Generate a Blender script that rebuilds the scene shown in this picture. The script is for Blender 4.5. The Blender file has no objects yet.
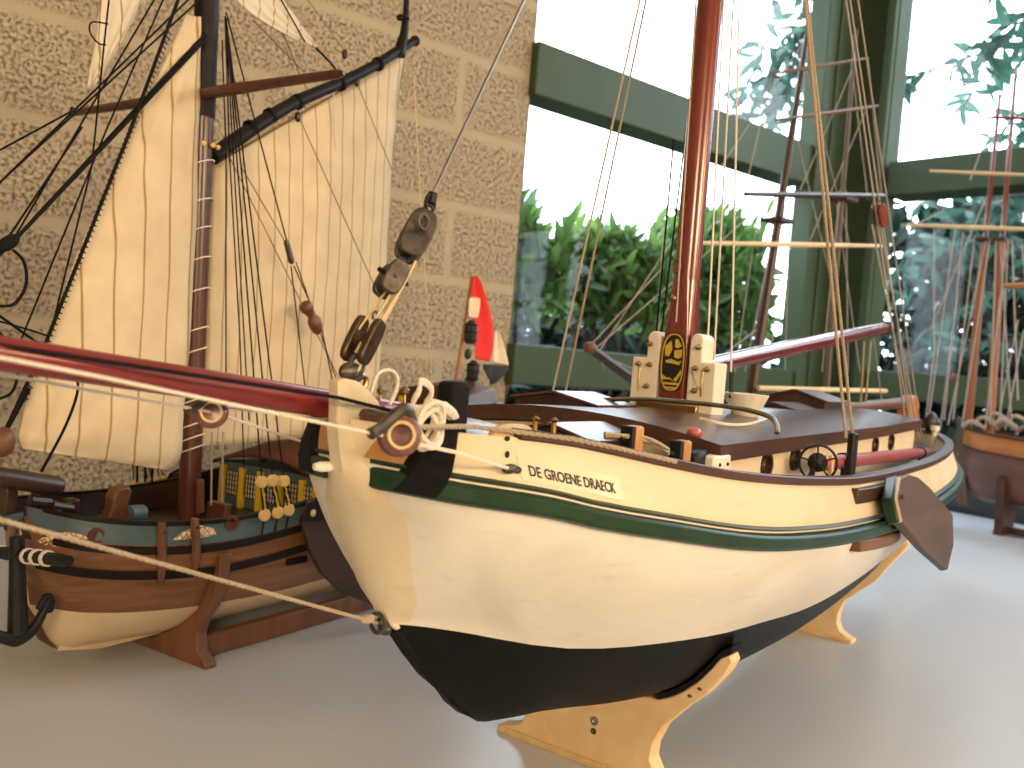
import bpy, math, random
from mathutils import Vector, Matrix, noise
random.seed(7)
SC = bpy.context.scene
COL = SC.collection
TZ = 0.75                                   # height of the table top above the floor

# ------------------------------------------------------------------ camera
FPX = 900.0
ROLL = math.radians(4.8); PITCH = math.atan(28.9/900)
EYE = Vector((0, 0, .35))                   # above the table top
FW = Vector((0, math.cos(PITCH), -math.sin(PITCH)))
R0 = Vector((1, 0, 0)); U0 = Vector((0, math.sin(PITCH), math.cos(PITCH)))
RT = math.cos(ROLL)*R0 + math.sin(ROLL)*U0
UP = -math.sin(ROLL)*R0 + math.cos(ROLL)*U0
cd = bpy.data.cameras.new('camera'); cam = bpy.data.objects.new('camera', cd); COL.objects.link(cam)
m = Matrix((RT, UP, -FW)).transposed().to_4x4(); m.translation = EYE + Vector((0, 0, TZ))
cam.matrix_world = m
cd.sensor_width = 36; cd.lens = 36*FPX/1024; cd.clip_start = .02; cd.clip_end = 200
cd.dof.use_dof = True; cd.dof.focus_distance = .70; cd.dof.aperture_fstop = 10
SC.camera = cam

def ray(x, y): return FW + RT*((x-512)/FPX) - UP*((y-384)/FPX)

class Frame:
    """survey of a model: axis direction on the table and the origin under its keel; local axes (across, along, up)"""
    def __init__(s, ox, oy, ang):
        a = math.radians(ang); s.o = Vector((ox, oy, 0)); s.ang = a
        s.d = Vector((math.sin(a), math.cos(a), 0)); s.n = Vector((math.cos(a), -math.sin(a), 0))
    def _q(s, x, y, t): q = EYE + ray(x, y)*t - s.o; return Vector((q.dot(s.n), q.dot(s.d), q.z))
    def b(s, x, y, b=0.): return s._q(x, y, (b-(EYE-s.o).dot(s.n))/ray(x, y).dot(s.n))
    def s(s, x, y, S): return s._q(x, y, (S-(EYE-s.o).dot(s.d))/ray(x, y).dot(s.d))
    def h(s, x, y, H=0.): return s._q(x, y, (H-EYE.z)/ray(x, y).z)
    def empty(s, name, label, cat, group=None):
        o = bpy.data.objects.new(name, None); COL.objects.link(o); o.empty_display_size = .05
        o.location = s.o + Vector((0, 0, TZ)); o.rotation_euler = (0, 0, -s.ang)
        return tag(o, label, cat, group)

def tag(o, label=None, cat=None, group=None, kind=None):
    if label: o['label'] = label
    if cat: o['category'] = cat
    if group: o['group'] = group
    if kind: o['kind'] = kind
    return o

# ------------------------------------------------------------------ mesh builder
V = Vector
class MB:
    def __init__(s): s.v = []; s.f = []; s.m = []; s.uv = None
    def add(s, vs, fs, mi=0):
        o = len(s.v); s.v += [tuple(v) for v in vs]
        s.f += [tuple(i+o for i in f) for f in fs]; s.m += [mi]*len(fs); return s
    def box(s, c, size, rz=0., rx=0., ry=0., mi=0):
        hx, hy, hz = (k/2 for k in size); M = Matrix.Rotation(rz, 3, 'Z') @ Matrix.Rotation(ry, 3, 'Y') @ Matrix.Rotation(rx, 3, 'X')
        vs = [V(c) + M @ V((x*hx, y*hy, z*hz)) for z in (-1, 1) for y in (-1, 1) for x in (-1, 1)]
        return s.add(vs, [(0, 2, 3, 1), (4, 5, 7, 6), (0, 1, 5, 4), (2, 6, 7, 3), (0, 4, 6, 2), (1, 3, 7, 5)], mi)
    def tube(s, pts, r, n=8, mi=0, closed=False):
        pts = [V(p) for p in pts]; k = len(pts)
        rs = r if isinstance(r, (list, tuple)) else [r]*k
        vs = []; prev = None
        for i, p in enumerate(pts):
            if closed: t = pts[(i+1) % k]-pts[i-1]
            else: t = pts[min(i+1, k-1)]-pts[max(i-1, 0)]
            if t.length < 1e-9: t = V((0, 0, 1))
            t.normalize()
            if prev is None:
                a = V((0, 0, 1)) if abs(t.z) < .9 else V((1, 0, 0)); u = t.cross(a).normalized()
            else:
                u = prev - t*prev.dot(t)
                u = u.normalized() if u.length > 1e-6 else t.orthogonal().normalized()
            prev = u; w = t.cross(u)
            for j in range(n):
                a = 2*math.pi*j/n; vs.append(p + (u*math.cos(a)+w*math.sin(a))*rs[i])
        fs = []
        for i in range(k if closed else k-1):
            i2 = (i+1) % k
            for j in range(n): fs.append((i*n+j, i*n+(j+1) % n, i2*n+(j+1) % n, i2*n+j))
        if not closed: fs += [tuple(range(n-1, -1, -1)), tuple((k-1)*n+j for j in range(n))]
        return s.add(vs, fs, mi)
    def lathe(s, o, axis, prof, n=16, mi=0):
        ax = V(axis).normalized(); o = V(o)
        return s.tube([o+ax*z for r, z in prof], [max(r, 1e-5) for r, z in prof], n, mi) if all(prof[i][1] < prof[i+1][1] for i in range(len(prof)-1)) else s._lathe(o, ax, prof, n, mi)
    def _lathe(s, o, ax, prof, n=16, mi=0):
        ax = V(ax).normalized(); o = V(o)
        u = ax.orthogonal().normalized(); w = ax.cross(u); vs = []
        for r, z in prof:
            for j in range(n):
                a = 2*math.pi*j/n; vs.append(o+ax*z+(u*math.cos(a)+w*math.sin(a))*max(r, 1e-5))
        k = len(prof); fs = [(i*n+j, i*n+(j+1) % n, (i+1)*n+(j+1) % n, (i+1)*n+j) for i in range(k-1) for j in range(n)]
        return s.add(vs, fs, mi)
    def ell(s, c, r, n=14, k=8, M=None, mi=0):
        vs = []; c = V(c); M = M or Matrix.Identity(3)
        for i in range(k+1):
            a = math.pi*i/k
            for j in range(n):
                b = 2*math.pi*j/n
                vs.append(c + M @ V((r[0]*math.sin(a)*math.cos(b), r[1]*math.sin(a)*math.sin(b), r[2]*math.cos(a))))
        return s.add(vs, [(i*n+j, (i+1)*n+j, (i+1)*n+(j+1) % n, i*n+(j+1) % n) for i in range(k) for j in range(n)], mi)
    def prism(s, poly, ext, mi=0):
        poly = [V(p) for p in poly]; n = len(poly); e = V(ext)
        nrm = V((0, 0, 0))
        for i in range(n): nrm += poly[i].cross(poly[(i+1) % n])
        if nrm.dot(e) > 0: poly.reverse()
        vs = poly+[p+e for p in poly]
        return s.add(vs, [tuple(range(n)), tuple(range(2*n-1, n-1, -1))]+[(i, i+n, (i+1) % n+n, (i+1) % n) for i in range(n)], mi)
    def grid(s, rows, mi=0, cyc=False):
        k = len(rows); n = len(rows[0]); fs = []
        for i in range(k-1):
            for j in range(n if cyc else n-1):
                fs.append((i*n+j, i*n+(j+1) % n, (i+1)*n+(j+1) % n, (i+1)*n+j))
        return s.add([p for r in rows for p in r], fs, mi)
    def sweep(s, pts, profs, mi=0, closed=False):
        """profs: one closed profile (list of local points) per station, given in final coordinates"""
        k = len(profs); n = len(profs[0]); vs = [p for pr in profs for p in pr]
        fs = [(i*n+j, i*n+(j+1) % n, ((i+1) % k)*n+(j+1) % n, ((i+1) % k)*n+j) for i in range(k if closed else k-1) for j in range(n)]
        if not closed: fs += [tuple(range(n-1, -1, -1)), tuple((k-1)*n+j for j in range(n))]
        return s.add(vs, fs, mi)
    def build(s, name, mats, parent=None, smooth=35, bevel=0, solid=0, subsurf=0):
        me = bpy.data.meshes.new(name); me.from_pydata(s.v, [], s.f); me.validate(clean_customdata=False)
        for mt in (mats if isinstance(mats, (list, tuple)) else [mats]): me.materials.append(mt)
        if len(me.polygons) == len(s.m): me.polygons.foreach_set('material_index', s.m)
        if s.uv:
            l = me.uv_layers.new(name='UVMap')
            for lp in me.loops: l.data[lp.index].uv = s.uv[lp.vertex_index]
        import bmesh
        bm = bmesh.new(); bm.from_mesh(me); bmesh.ops.recalc_face_normals(bm, faces=bm.faces); bm.to_mesh(me); bm.free()
        if smooth:
            me.polygons.foreach_set('use_smooth', [True]*len(me.polygons)); me.set_sharp_from_angle(angle=math.radians(smooth))
        o = bpy.data.objects.new(name, me); COL.objects.link(o)
        if parent is not None: o.parent = parent
        if solid: md = o.modifiers.new('Solidify', 'SOLIDIFY'); md.thickness = solid; md.offset = 0
        if bevel: md = o.modifiers.new('Bevel', 'BEVEL'); md.width = bevel; md.segments = 2; md.limit_method = 'ANGLE'
        if subsurf: md = o.modifiers.new('Subsurf', 'SUBSURF'); md.levels = subsurf; md.render_levels = subsurf
        return o

def lerp(a, b, t): return a+(b-a)*t
def lv(a, b, t): return V(a).lerp(V(b), t)
def itab(tab):
    """smooth (monotone cubic) interpolation of a table"""
    xs = [t[0] for t in tab]; ys = [t[1] for t in tab]; n = len(xs)
    d = [(ys[i+1]-ys[i])/(xs[i+1]-xs[i]) for i in range(n-1)]
    mm = [d[0]]+[0 if d[i-1]*d[i] <= 0 else 2*d[i-1]*d[i]/(d[i-1]+d[i]) for i in range(1, n-1)]+[d[-1]]
    def f(x):
        if x <= xs[0]: return ys[0]
        if x >= xs[-1]: return ys[-1]
        i = max(k for k in range(n-1) if xs[k] <= x); h = xs[i+1]-xs[i]; t = (x-xs[i])/h
        return (2*t**3-3*t*t+1)*ys[i]+(t**3-2*t*t+t)*h*mm[i]+(-2*t**3+3*t*t)*ys[i+1]+(t**3-t*t)*h*mm[i+1]
    return f
def curve(pts, n=8):
    """Catmull-Rom through points"""
    P = [V(p) for p in pts]; out = []
    for i in range(len(P)-1):
        a = P[max(i-1, 0)]; b = P[i]; c = P[i+1]; d = P[min(i+2, len(P)-1)]
        for k in range(n):
            t = k/n
            out.append(.5*((2*b)+(c-a)*t+(2*a-5*b+4*c-d)*t*t+(-a+3*b-3*c+d)*t**3))
    out.append(P[-1]); return out

# ------------------------------------------------------------------ materials
def nt(name):
    mt = bpy.data.materials.new(name); mt.use_nodes = True; t = mt.node_tree
    return mt, t, t.nodes['Principled BSDF']
def N(t, typ, **kw):
    n = t.nodes.new(typ)
    for k, v in kw.items():
        if k in n.inputs: n.inputs[k].default_value = v
        else: setattr(n, k, v)
    return n
def ramp(t, stops):
    r = t.nodes.new('ShaderNodeValToRGB'); e = r.color_ramp.elements
    while len(e) < len(stops): e.new(.5)
    for k, (p, c) in enumerate(stops): e[k].position = p; e[k].color = (*c, 1) if len(c) == 3 else c
    return r
def coords(t, scale=(1, 1, 1), kind='Object'):
    tc = t.nodes.new('ShaderNodeTexCoord'); mp = t.nodes.new('ShaderNodeMapping'); mp.inputs['Scale'].default_value = scale
    t.links.new(tc.outputs[kind], mp.inputs['Vector']); return mp.outputs['Vector']
def bump(t, p, src, strength, dist=.001):
    b = N(t, 'ShaderNodeBump'); b.inputs['Strength'].default_value = strength; b.inputs['Distance'].default_value = dist
    t.links.new(src, b.inputs['Height']); t.links.new(b.outputs['Normal'], p.inputs['Normal'])
def paint(name, c, rough=.45, var=.12, scale=30, bmp=.1, metal=0, coat=0, stretch=(1, 1, 1), spec=None, dist=.0006):
    mt, t, p = nt(name)
    vec = coords(t, stretch); no = N(t, 'ShaderNodeTexNoise'); no.inputs['Scale'].default_value = scale; no.inputs['Detail'].default_value = 5
    t.links.new(vec, no.inputs['Vector'])
    r = ramp(t, [(.3, tuple(max(0, k*(1-var)) for k in c)), (.7, tuple(min(1, k*(1+var*.6)) for k in c))])
    t.links.new(no.outputs['Fac'], r.inputs['Fac']); t.links.new(r.outputs['Color'], p.inputs['Base Color'])
    p.inputs['Roughness'].default_value = rough; p.inputs['Metallic'].default_value = metal
    if spec is not None: p.inputs['Specular IOR Level'].default_value = spec
    if coat: p.inputs['Coat Weight'].default_value = coat; p.inputs['Coat Roughness'].default_value = .12
    if bmp: bump(t, p, no.outputs['Fac'], bmp, dist)
    return mt
def wood(name, c1, c2, rough=.45, scale=60, stretch=(1, .12, 1), coat=0, bmp=.15):
    mt, t, p = nt(name)
    vec = coords(t, stretch); no = N(t, 'ShaderNodeTexNoise'); no.inputs['Scale'].default_value = scale; no.inputs['Detail'].default_value = 8; no.inputs['Distortion'].default_value = .6
    t.links.new(vec, no.inputs['Vector'])
    r = ramp(t, [(.32, c1), (.68, c2)]); t.links.new(no.outputs['Fac'], r.inputs['Fac']); t.links.new(r.outputs['Color'], p.inputs['Base Color'])
    p.inputs['Roughness'].default_value = rough
    if coat: p.inputs['Coat Weight'].default_value = coat; p.inputs['Coat Roughness'].default_value = .15
    if bmp: bump(t, p, no.outputs['Fac'], bmp, .0006)
    return mt

M = {}
# weathered cream hull paint with grey smudges
def hullpaint(name, c, dirt):
    mt, t, p = nt(name)
    n1 = N(t, 'ShaderNodeTexNoise'); n1.inputs['Scale'].default_value = 9; n1.inputs['Detail'].default_value = 6; n1.inputs['Distortion'].default_value = .8
    t.links.new(coords(t, (1, .5, 1)), n1.inputs['Vector'])
    r1 = ramp(t, [(.30, dirt), (.52, c), (.8, tuple(min(1, k*1.05) for k in c))]); t.links.new(n1.outputs['Fac'], r1.inputs['Fac'])
    n2 = N(t, 'ShaderNodeTexNoise'); n2.inputs['Scale'].default_value = 70; n2.inputs['Detail'].default_value = 6
    t.links.new(coords(t, (1, .2, 2)), n2.inputs['Vector'])
    r2 = ramp(t, [(.25, (.8, .74, .66)), (.42, (1, 1, 1))]); t.links.new(n2.outputs['Fac'], r2.inputs['Fac'])
    mx = N(t, 'ShaderNodeMix', data_type='RGBA', blend_type='MULTIPLY'); mx.inputs[0].default_value = .45
    t.links.new(r1.outputs['Color'], mx.inputs[6]); t.links.new(r2.outputs['Color'], mx.inputs[7])
    t.links.new(mx.outputs[2], p.inputs['Base Color']); p.inputs['Roughness'].default_value = .42
    bump(t, p, n2.outputs['Fac'], .12, .0008); return mt
M['hull'] = hullpaint('hull_white_paint', (.76, .71, .615), (.62, .565, .465))
M['bulwark'] = hullpaint('bulwark_cream_paint', (.72, .61, .42), (.62, .50, .32))
M['cabin'] = hullpaint('cabin_cream_paint', (.80, .68, .47), (.74, .61, .40))
M['bottom'] = paint('black_bottom_paint', (.005, .0055, .006), .55, .3, 60, .2, spec=.15)
M['green'] = paint('dark_green_paint', (.008, .040, .014), .4, .35, 40, .15, coat=.05, spec=.35)
M['black'] = paint('black_paint', (.010, .010, .011), .5, .3, 60, .15, spec=.3)
M['blacksoft'] = paint('black_cloth', (.007, .007, .008), .8, .3, 200, .3, spec=.2)
M['railbrown'] = wood('rail_dark_wood', (.045, .017, .012), (.085, .032, .02), .4)
M['deck'] = wood('deck_varnished_brown', (.060, .022, .016), (.105, .042, .026), .32, coat=.15)
M['roof'] = wood('roof_varnished_brown', (.055, .024, .016), (.10, .045, .028), .32, coat=.12)
M['darkwood'] = wood('dark_brown_wood', (.030, .014, .009), (.062, .028, .016), .38)
M['mastred'] = wood('red_brown_varnish', (.13, .017, .011), (.20, .032, .018), .25, 80, (1, 1, .06), coat=.5)
M['sprit'] = wood('crimson_varnish', (.15, .009, .010), (.22, .017, .016), .3, 60, coat=.3)
M['pink'] = paint('rose_red_paint', (.42, .085, .085), .3, .12, 40, .05, coat=.3)
M['boom'] = paint('plum_red_varnish', (.16, .018, .028), .22, .2, 40, .05, coat=.6)
M['white'] = paint('white_paint', (.82, .76, .62), .4, .06, 50, .06)
M['palewood'] = wood('pale_bare_wood', (.62, .42, .19), (.76, .55, .28), .5, 50)
M['barewood'] = wood('bare_orange_wood', (.42, .19, .06), (.60, .30, .10), .5, 45, (1, 1, .15))
M['standwood'] = wood('cream_stand_wood', (.72, .50, .24), (.82, .61, .34), .5, 30)
M['lbwood'] = wood('leeboard_brown', (.055, .032, .022), (.105, .062, .04), .5, 45)
M['lbedge'] = wood('leeboard_edge', (.36, .22, .11), (.5, .32, .17), .5, 45)
M['brass'] = paint('brass', (.36, .24, .09), .38, .15, 80, .05, metal=1)
M['steel'] = paint('grey_steel', (.35, .34, .32), .3, .15, 90, .05, metal=1)
M['oldmetal'] = paint('dull_metal', (.11, .095, .08), .42, .45, 160, .3, metal=.75)
M['bronze'] = paint('dark_bronze', (.10, .065, .035), .38, .45, 160, .2, metal=.7)
M['ropewhite'] = paint('white_cord', (.78, .70, .58), .85, .2, 900, .4)
M['ropebeige'] = paint('beige_cord', (.42, .34, .24), .85, .3, 900, .4)
M['ropegrey'] = paint('grey_cord', (.38, .34, .31), .85, .3, 900, .4)
M['ropegold'] = paint('golden_cord', (.72, .55, .28), .7, .2, 900, .3)
M['ropeblack'] = paint('black_cord', (.007, .006, .006), .8, .3, 900, .3, spec=.2)
M['ropebrown'] = paint('brown_cord', (.22, .12, .05), .8, .3, 900, .3)
M['emblem_black'] = paint('emblem_black', (.012, .011, .010), .35, .1, 40, 0)
M['gold'] = paint('emblem_gold', (.62, .42, .05), .35, .15, 60, 0)
M['ink'] = paint('dark_green_ink', (.012, .040, .030), .5, .05, 50, 0)
M['sticker'] = paint('label_tape', (.75, .655, .475), .25, .03, 50, 0)
M['dark'] = paint('dark_porthole_glass', (.02, .018, .015), .12, .1, 50, 0)
# left boat
M['oak'] = wood('oak_planking', (.15, .058, .020), (.27, .115, .042), .4, 40, (1, .10, 3), coat=.2)
M['oakdark'] = wood('brown_stained_wood', (.10, .038, .018), (.17, .068, .03), .42, 50)
M['cradlewood'] = wood('brown_cradle_wood', (.13, .048, .020), (.21, .085, .036), .4, 50, (1, 1, .2), coat=.2)
M['cream'] = paint('cream_bottom_paint', (.72, .55, .34), .5, .1, 20, .1)
M['bluegrey'] = paint('grey_blue_paint', (.075, .125, .14), .45, .2, 40, .1)
M['blue'] = paint('blue_paint', (.05, .16, .28), .4, .2, 40, .1)
M['redbrown'] = paint('red_brown_paint', (.10, .028, .018), .5, .25, 40, .1)
M['mastdark'] = wood('dark_mast_wood', (.050, .014, .008), (.095, .028, .014), .35, 60, (1, 1, .08), coat=.2)
M['gaffblack'] = paint('black_brown_spar', (.012, .008, .007), .5, .4, 60, .2, spec=.2)
M['yellow'] = paint('yellow_paint', (.72, .46, .02), .45, .1, 50, .05)
M['deadeye'] = wood('pale_deadeye_wood', (.62, .38, .12), (.78, .52, .2), .45, 60)
M['red'] = paint('flag_red_cloth', (.72, .022, .018), .75, .1, 90, .1)
M['flagwhite'] = paint('flag_white_cloth', (.78, .66, .48), .8, .08, 90, .1)
M['flagblue'] = paint('flag_dark_blue_cloth', (.022, .022, .028), .8, .1, 90, .1)
M['lampdark'] = paint('lantern_dark_metal', (.030, .030, .030), .4, .3, 60, .1, metal=.3)
M['flagpole'] = wood('flagstaff_wood', (.30, .12, .04), (.42, .18, .07), .4, 60, (1, 1, .1))
M['spar'] = wood('hazy_spar', (.060, .038, .024), (.11, .07, .045), .5, 60, (1, 1, .1))  # grey-brown tone, haze on the far mast mixed into the colour
M['far_orange'] = wood('orange_wood', (.30, .10, .025), (.45, .17, .045), .45, 40)
M['far_hull'] = wood('plum_brown_hull', (.09, .036, .024), (.14, .058, .036), .35, 30, coat=.2)
M['far_mast'] = wood('orange_brown_mast', (.26, .085, .028), (.38, .14, .05), .4, 50, (1, 1, .1))
# carved ornament: cream scrolls on brown
def ornament():
    mt, t, p = nt('carved_ornament')
    vo = N(t, 'ShaderNodeTexVoronoi', feature='DISTANCE_TO_EDGE'); vo.inputs['Scale'].default_value = 210
    t.links.new(coords(t), vo.inputs['Vector'])
    r = ramp(t, [(.04, (.20, .07, .03)), (.12, (.78, .60, .38))]); t.links.new(vo.outputs['Distance'], r.inputs['Fac'])
    t.links.new(r.outputs['Color'], p.inputs['Base Color']); bump(t, p, vo.outputs['Distance'], .5, .002); return mt
M['ornament'] = ornament()
# sail cloth with stitched seams (seam coordinate in UV.x, one seam per unit)
def sailcloth(name, c=(.80, .66, .44)):
    mt, t, p = nt(name)
    uv = t.nodes.new('ShaderNodeTexCoord'); sp = t.nodes.new('ShaderNodeSeparateXYZ'); t.links.new(uv.outputs['UV'], sp.inputs[0])
    wob = N(t, 'ShaderNodeTexNoise'); wob.inputs['Scale'].default_value = 6; t.links.new(uv.outputs['UV'], wob.inputs['Vector'])
    w1 = N(t, 'ShaderNodeMath', operation='MULTIPLY_ADD'); t.links.new(wob.outputs['Fac'], w1.inputs[0]); w1.inputs[1].default_value = .018; t.links.new(sp.outputs['X'], w1.inputs[2])
    fr = N(t, 'ShaderNodeMath', operation='PINGPONG'); t.links.new(w1.outputs[0], fr.inputs[0]); fr.inputs[1].default_value = .5
    st = N(t, 'ShaderNodeTexNoise'); st.inputs['Scale'].default_value = 1; t.links.new(coords(t, (40, 260, 1), 'UV'), st.inputs['Vector'])
    ad = N(t, 'ShaderNodeMath', operation='MULTIPLY_ADD'); t.links.new(st.outputs['Fac'], ad.inputs[0]); ad.inputs[1].default_value = .05; t.links.new(fr.outputs[0], ad.inputs[2])
    r = ramp(t, [(.030, (.33, .19, .07)), (.055, (.62, .45, .23)), (.085, c)]); t.links.new(ad.outputs[0], r.inputs['Fac'])
    no = N(t, 'ShaderNodeTexNoise'); no.inputs['Scale'].default_value = 25; no.inputs['Detail'].default_value = 6; t.links.new(coords(t), no.inputs['Vector'])
    r2 = ramp(t, [(.3, (.86, .84, .80)), (.7, (1, 1, 1))]); t.links.new(no.outputs['Fac'], r2.inputs['Fac'])
    mx = N(t, 'ShaderNodeMix', data_type='RGBA', blend_type='MULTIPLY'); mx.inputs[0].default_value = 1
    t.links.new(r.outputs['Color'], mx.inputs[6]); t.links.new(r2.outputs['Color'], mx.inputs[7]); t.links.new(mx.outputs[2], p.inputs['Base Color'])
    p.inputs['Roughness'].default_value = .85
    no2 = N(t, 'ShaderNodeTexNoise'); no2.inputs['Scale'].default_value = 350; t.links.new(coords(t), no2.inputs['Vector'])
    bump(t, p, no2.outputs['Fac'], .25, .0008)
    tr = N(t, 'ShaderNodeBsdfTranslucent'); t.links.new(mx.outputs[2], tr.inputs['Color'])
    ms = N(t, 'ShaderNodeMixShader'); ms.inputs[0].default_value = .18
    out = t.nodes['Material Output']; t.links.new(p.outputs[0], ms.inputs[1]); t.links.new(tr.outputs[0], ms.inputs[2]); t.links.new(ms.outputs[0], out.inputs['Surface'])
    return mt
M['sail'] = sailcloth('sail_cloth'); M['topsail'] = sailcloth('pale_sail_cloth', (.84, .76, .62))

# ------------------------------------------------------------------ the room
E1 = V((.77, .638, 0)).normalized(); WANG = math.atan2(E1.y, E1.x)
WQ = V((0, 2.15, 0)); UC = 1.35             # wall line passes here; window corner at UC along it
def room(o, z=0.):
    o.location = (WQ.x, WQ.y, z); o.rotation_euler = (0, 0, WANG); return o
def to_room(p): q = V(p)-WQ; return V((q.dot(E1), q.dot(V((-E1.y, E1.x, 0))), q.z))
U0r, V0r, CEIL = -2.9, -4.2, 2.75

def blockwall():
    mt, t, p = nt('split_face_concrete_block')
    vec = coords(t)
    mp = N(t, 'ShaderNodeMapping'); mp.inputs['Rotation'].default_value = (math.radians(90), 0, 0); mp.inputs['Location'].default_value = (.25, 0, -.075)
    t.links.new(vec, mp.inputs['Vector'])
    sx = N(t, 'ShaderNodeSeparateXYZ'); t.links.new(vec, sx.inputs[0]); cx = N(t, 'ShaderNodeCombineXYZ')
    t.links.new(sx.outputs['X'], cx.inputs['X']); t.links.new(sx.outputs['Z'], cx.inputs['Y'])
    br = N(t, 'ShaderNodeTexBrick', offset=.5); br.inputs['Scale'].default_value = 1; br.inputs['Mortar Size'].default_value = .019; br.inputs['Mortar Smooth'].default_value = .8
    br.inputs['Brick Width'].default_value = .92; br.inputs['Row Height'].default_value = .166
    br.inputs['Color1'].default_value = (1, 1, 1, 1); br.inputs['Color2'].default_value = (1, 1, 1, 1); br.inputs['Mortar'].default_value = (0, 0, 0, 1)
    ofs = N(t, 'ShaderNodeMapping'); ofs.inputs['Location'].default_value = (.21, -.098, 0); t.links.new(cx.outputs[0], ofs.inputs['Vector'])
    nw = N(t, 'ShaderNodeTexNoise'); nw.inputs['Scale'].default_value = 40; t.links.new(vec, nw.inputs['Vector'])
    vm = N(t, 'ShaderNodeVectorMath', operation='MULTIPLY_ADD'); t.links.new(nw.outputs['Color'], vm.inputs[0]); vm.inputs[1].default_value = (.012, .012, 0); t.links.new(ofs.outputs[0], vm.inputs[2])
    t.links.new(vm.outputs[0], br.inputs['Vector'])
    n1 = N(t, 'ShaderNodeTexNoise'); n1.inputs['Scale'].default_value = 150; n1.inputs['Detail'].default_value = 3; n1.inputs['Roughness'].default_value = .55; t.links.new(vec, n1.inputs['Vector'])
    pits = ramp(t, [(.34, (0, 0, 0)), (.47, (1, 1, 1))]); t.links.new(n1.outputs['Fac'], pits.inputs['Fac'])
    vo = N(t, 'ShaderNodeTexVoronoi'); vo.inputs['Scale'].default_value = 170; t.links.new(vec, vo.inputs['Vector'])
    # height: joints are recessed and smooth, block faces are pitted aggregate
    h1 = N(t, 'ShaderNodeMath', operation='MULTIPLY_ADD'); t.links.new(vo.outputs['Distance'], h1.inputs[0]); h1.inputs[1].default_value = -.55; t.links.new(pits.outputs['Color'], h1.inputs[2])
    mh = N(t, 'ShaderNodeMix', data_type='FLOAT'); t.links.new(br.outputs['Color'], mh.inputs[0]); mh.inputs[2].default_value = .15; t.links.new(h1.outputs[0], mh.inputs[3])
    bump(t, p, mh.outputs[0], .95, .0045)
    pc = ramp(t, [(.30, (.20, .155, .10)), (.42, (.36, .29, .195)), (.6, (.47, .385, .265)), (.8, (.54, .45, .32))]); t.links.new(n1.outputs['Fac'], pc.inputs['Fac'])
    mc = N(t, 'ShaderNodeMix', data_type='RGBA'); t.links.new(br.outputs['Color'], mc.inputs[0]); mc.inputs[6].default_value = (.43, .355, .24, 1); t.links.new(pc.outputs['Color'], mc.inputs[7])
    t.links.new(mc.outputs[2], p.inputs['Base Color']); p.inputs['Roughness'].default_value = .95; p.inputs['Specular IOR Level'].default_value = .2
    return mt
M['block'] = blockwall()
M['frame'] = paint('olive_green_frame_paint', (.050, .078, .040), .5, .1, 8, .03, spec=.25)
M['frameside'] = M['frame']
M['plaster'] = paint('warm_plaster', (.52, .47, .41), .9, .05, 6, .1)
M['ceiling'] = paint('white_ceiling', (.66, .65, .63), .9, .03, 6, .05)
M['floor'] = paint('grey_brown_floor', (.20, .16, .12), .5, .15, 6, .05)
M['lowerpanel'] = paint('dark_blue_panel', (.020, .028, .034), .4, .2, 10, .05)
M['soil'] = paint('soil', (.035, .035, .022), .95, .4, 5, .3, dist=.02)

mb = MB().box((-1.46, .12, CEIL/2), (2.88, .24, CEIL)); room(tag(mb.build('wall_back', M['block'], smooth=0), kind='structure'))
mb = MB().box((-.8, -2.0, -.05), (5.6, 6.0, .1)); room(tag(mb.build('floor', M['floor'], smooth=0), kind='structure'))
mb = MB().box((-.8, -2.0, CEIL+.05), (4.7, 4.8, .1)); room(tag(mb.build('ceiling', M['ceiling'], smooth=0), kind='structure'))
mb = MB().box((U0r-.05, -2.0, CEIL/2), (.1, 4.6, CEIL)); room(tag(mb.build('wall_left', M['plaster'], smooth=0), kind='structure'))
mb = MB().box((-.75, V0r-.05, CEIL/2), (4.4, .1, CEIL)); room(tag(mb.build('wall_front', M['plaster'], smooth=0), kind='structure'))
mb = MB().box((UC+.05, -3.3, CEIL/2), (.1, 1.9, CEIL)); room(tag(mb.build('wall_right', M['plaster'], smooth=0), kind='structure'))
# sills, parapets below the windows
mb = MB().box((.68, .06, .42), (1.38, .10, .84)); room(tag(mb.build('wall_under_window', M['lowerpanel'], smooth=0), kind='structure'))
mb = MB().box((UC+.06, -1.2, .42), (.10, 2.4, .84)); room(tag(mb.build('wall_under_side_window', M['lowerpanel'], smooth=0), kind='structure'))
# corner pillar
mb = MB(); mb.box((1.255, .0, CEIL/2), (.27, .06, CEIL)); mb.box((UC+.01, -.06, CEIL/2), (.08, .20, CEIL)); mb.box((1.135, -.033, CEIL/2), (.03, .02, CEIL)); mb.box((1.305, -.145, CEIL/2), (.02, .03, CEIL)); mb.box((1.20, -.033, CEIL/2), (.012, .012, CEIL))
room(tag(mb.build('trim_1', M['frame'], smooth=0, bevel=.004), kind='structure'))

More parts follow.
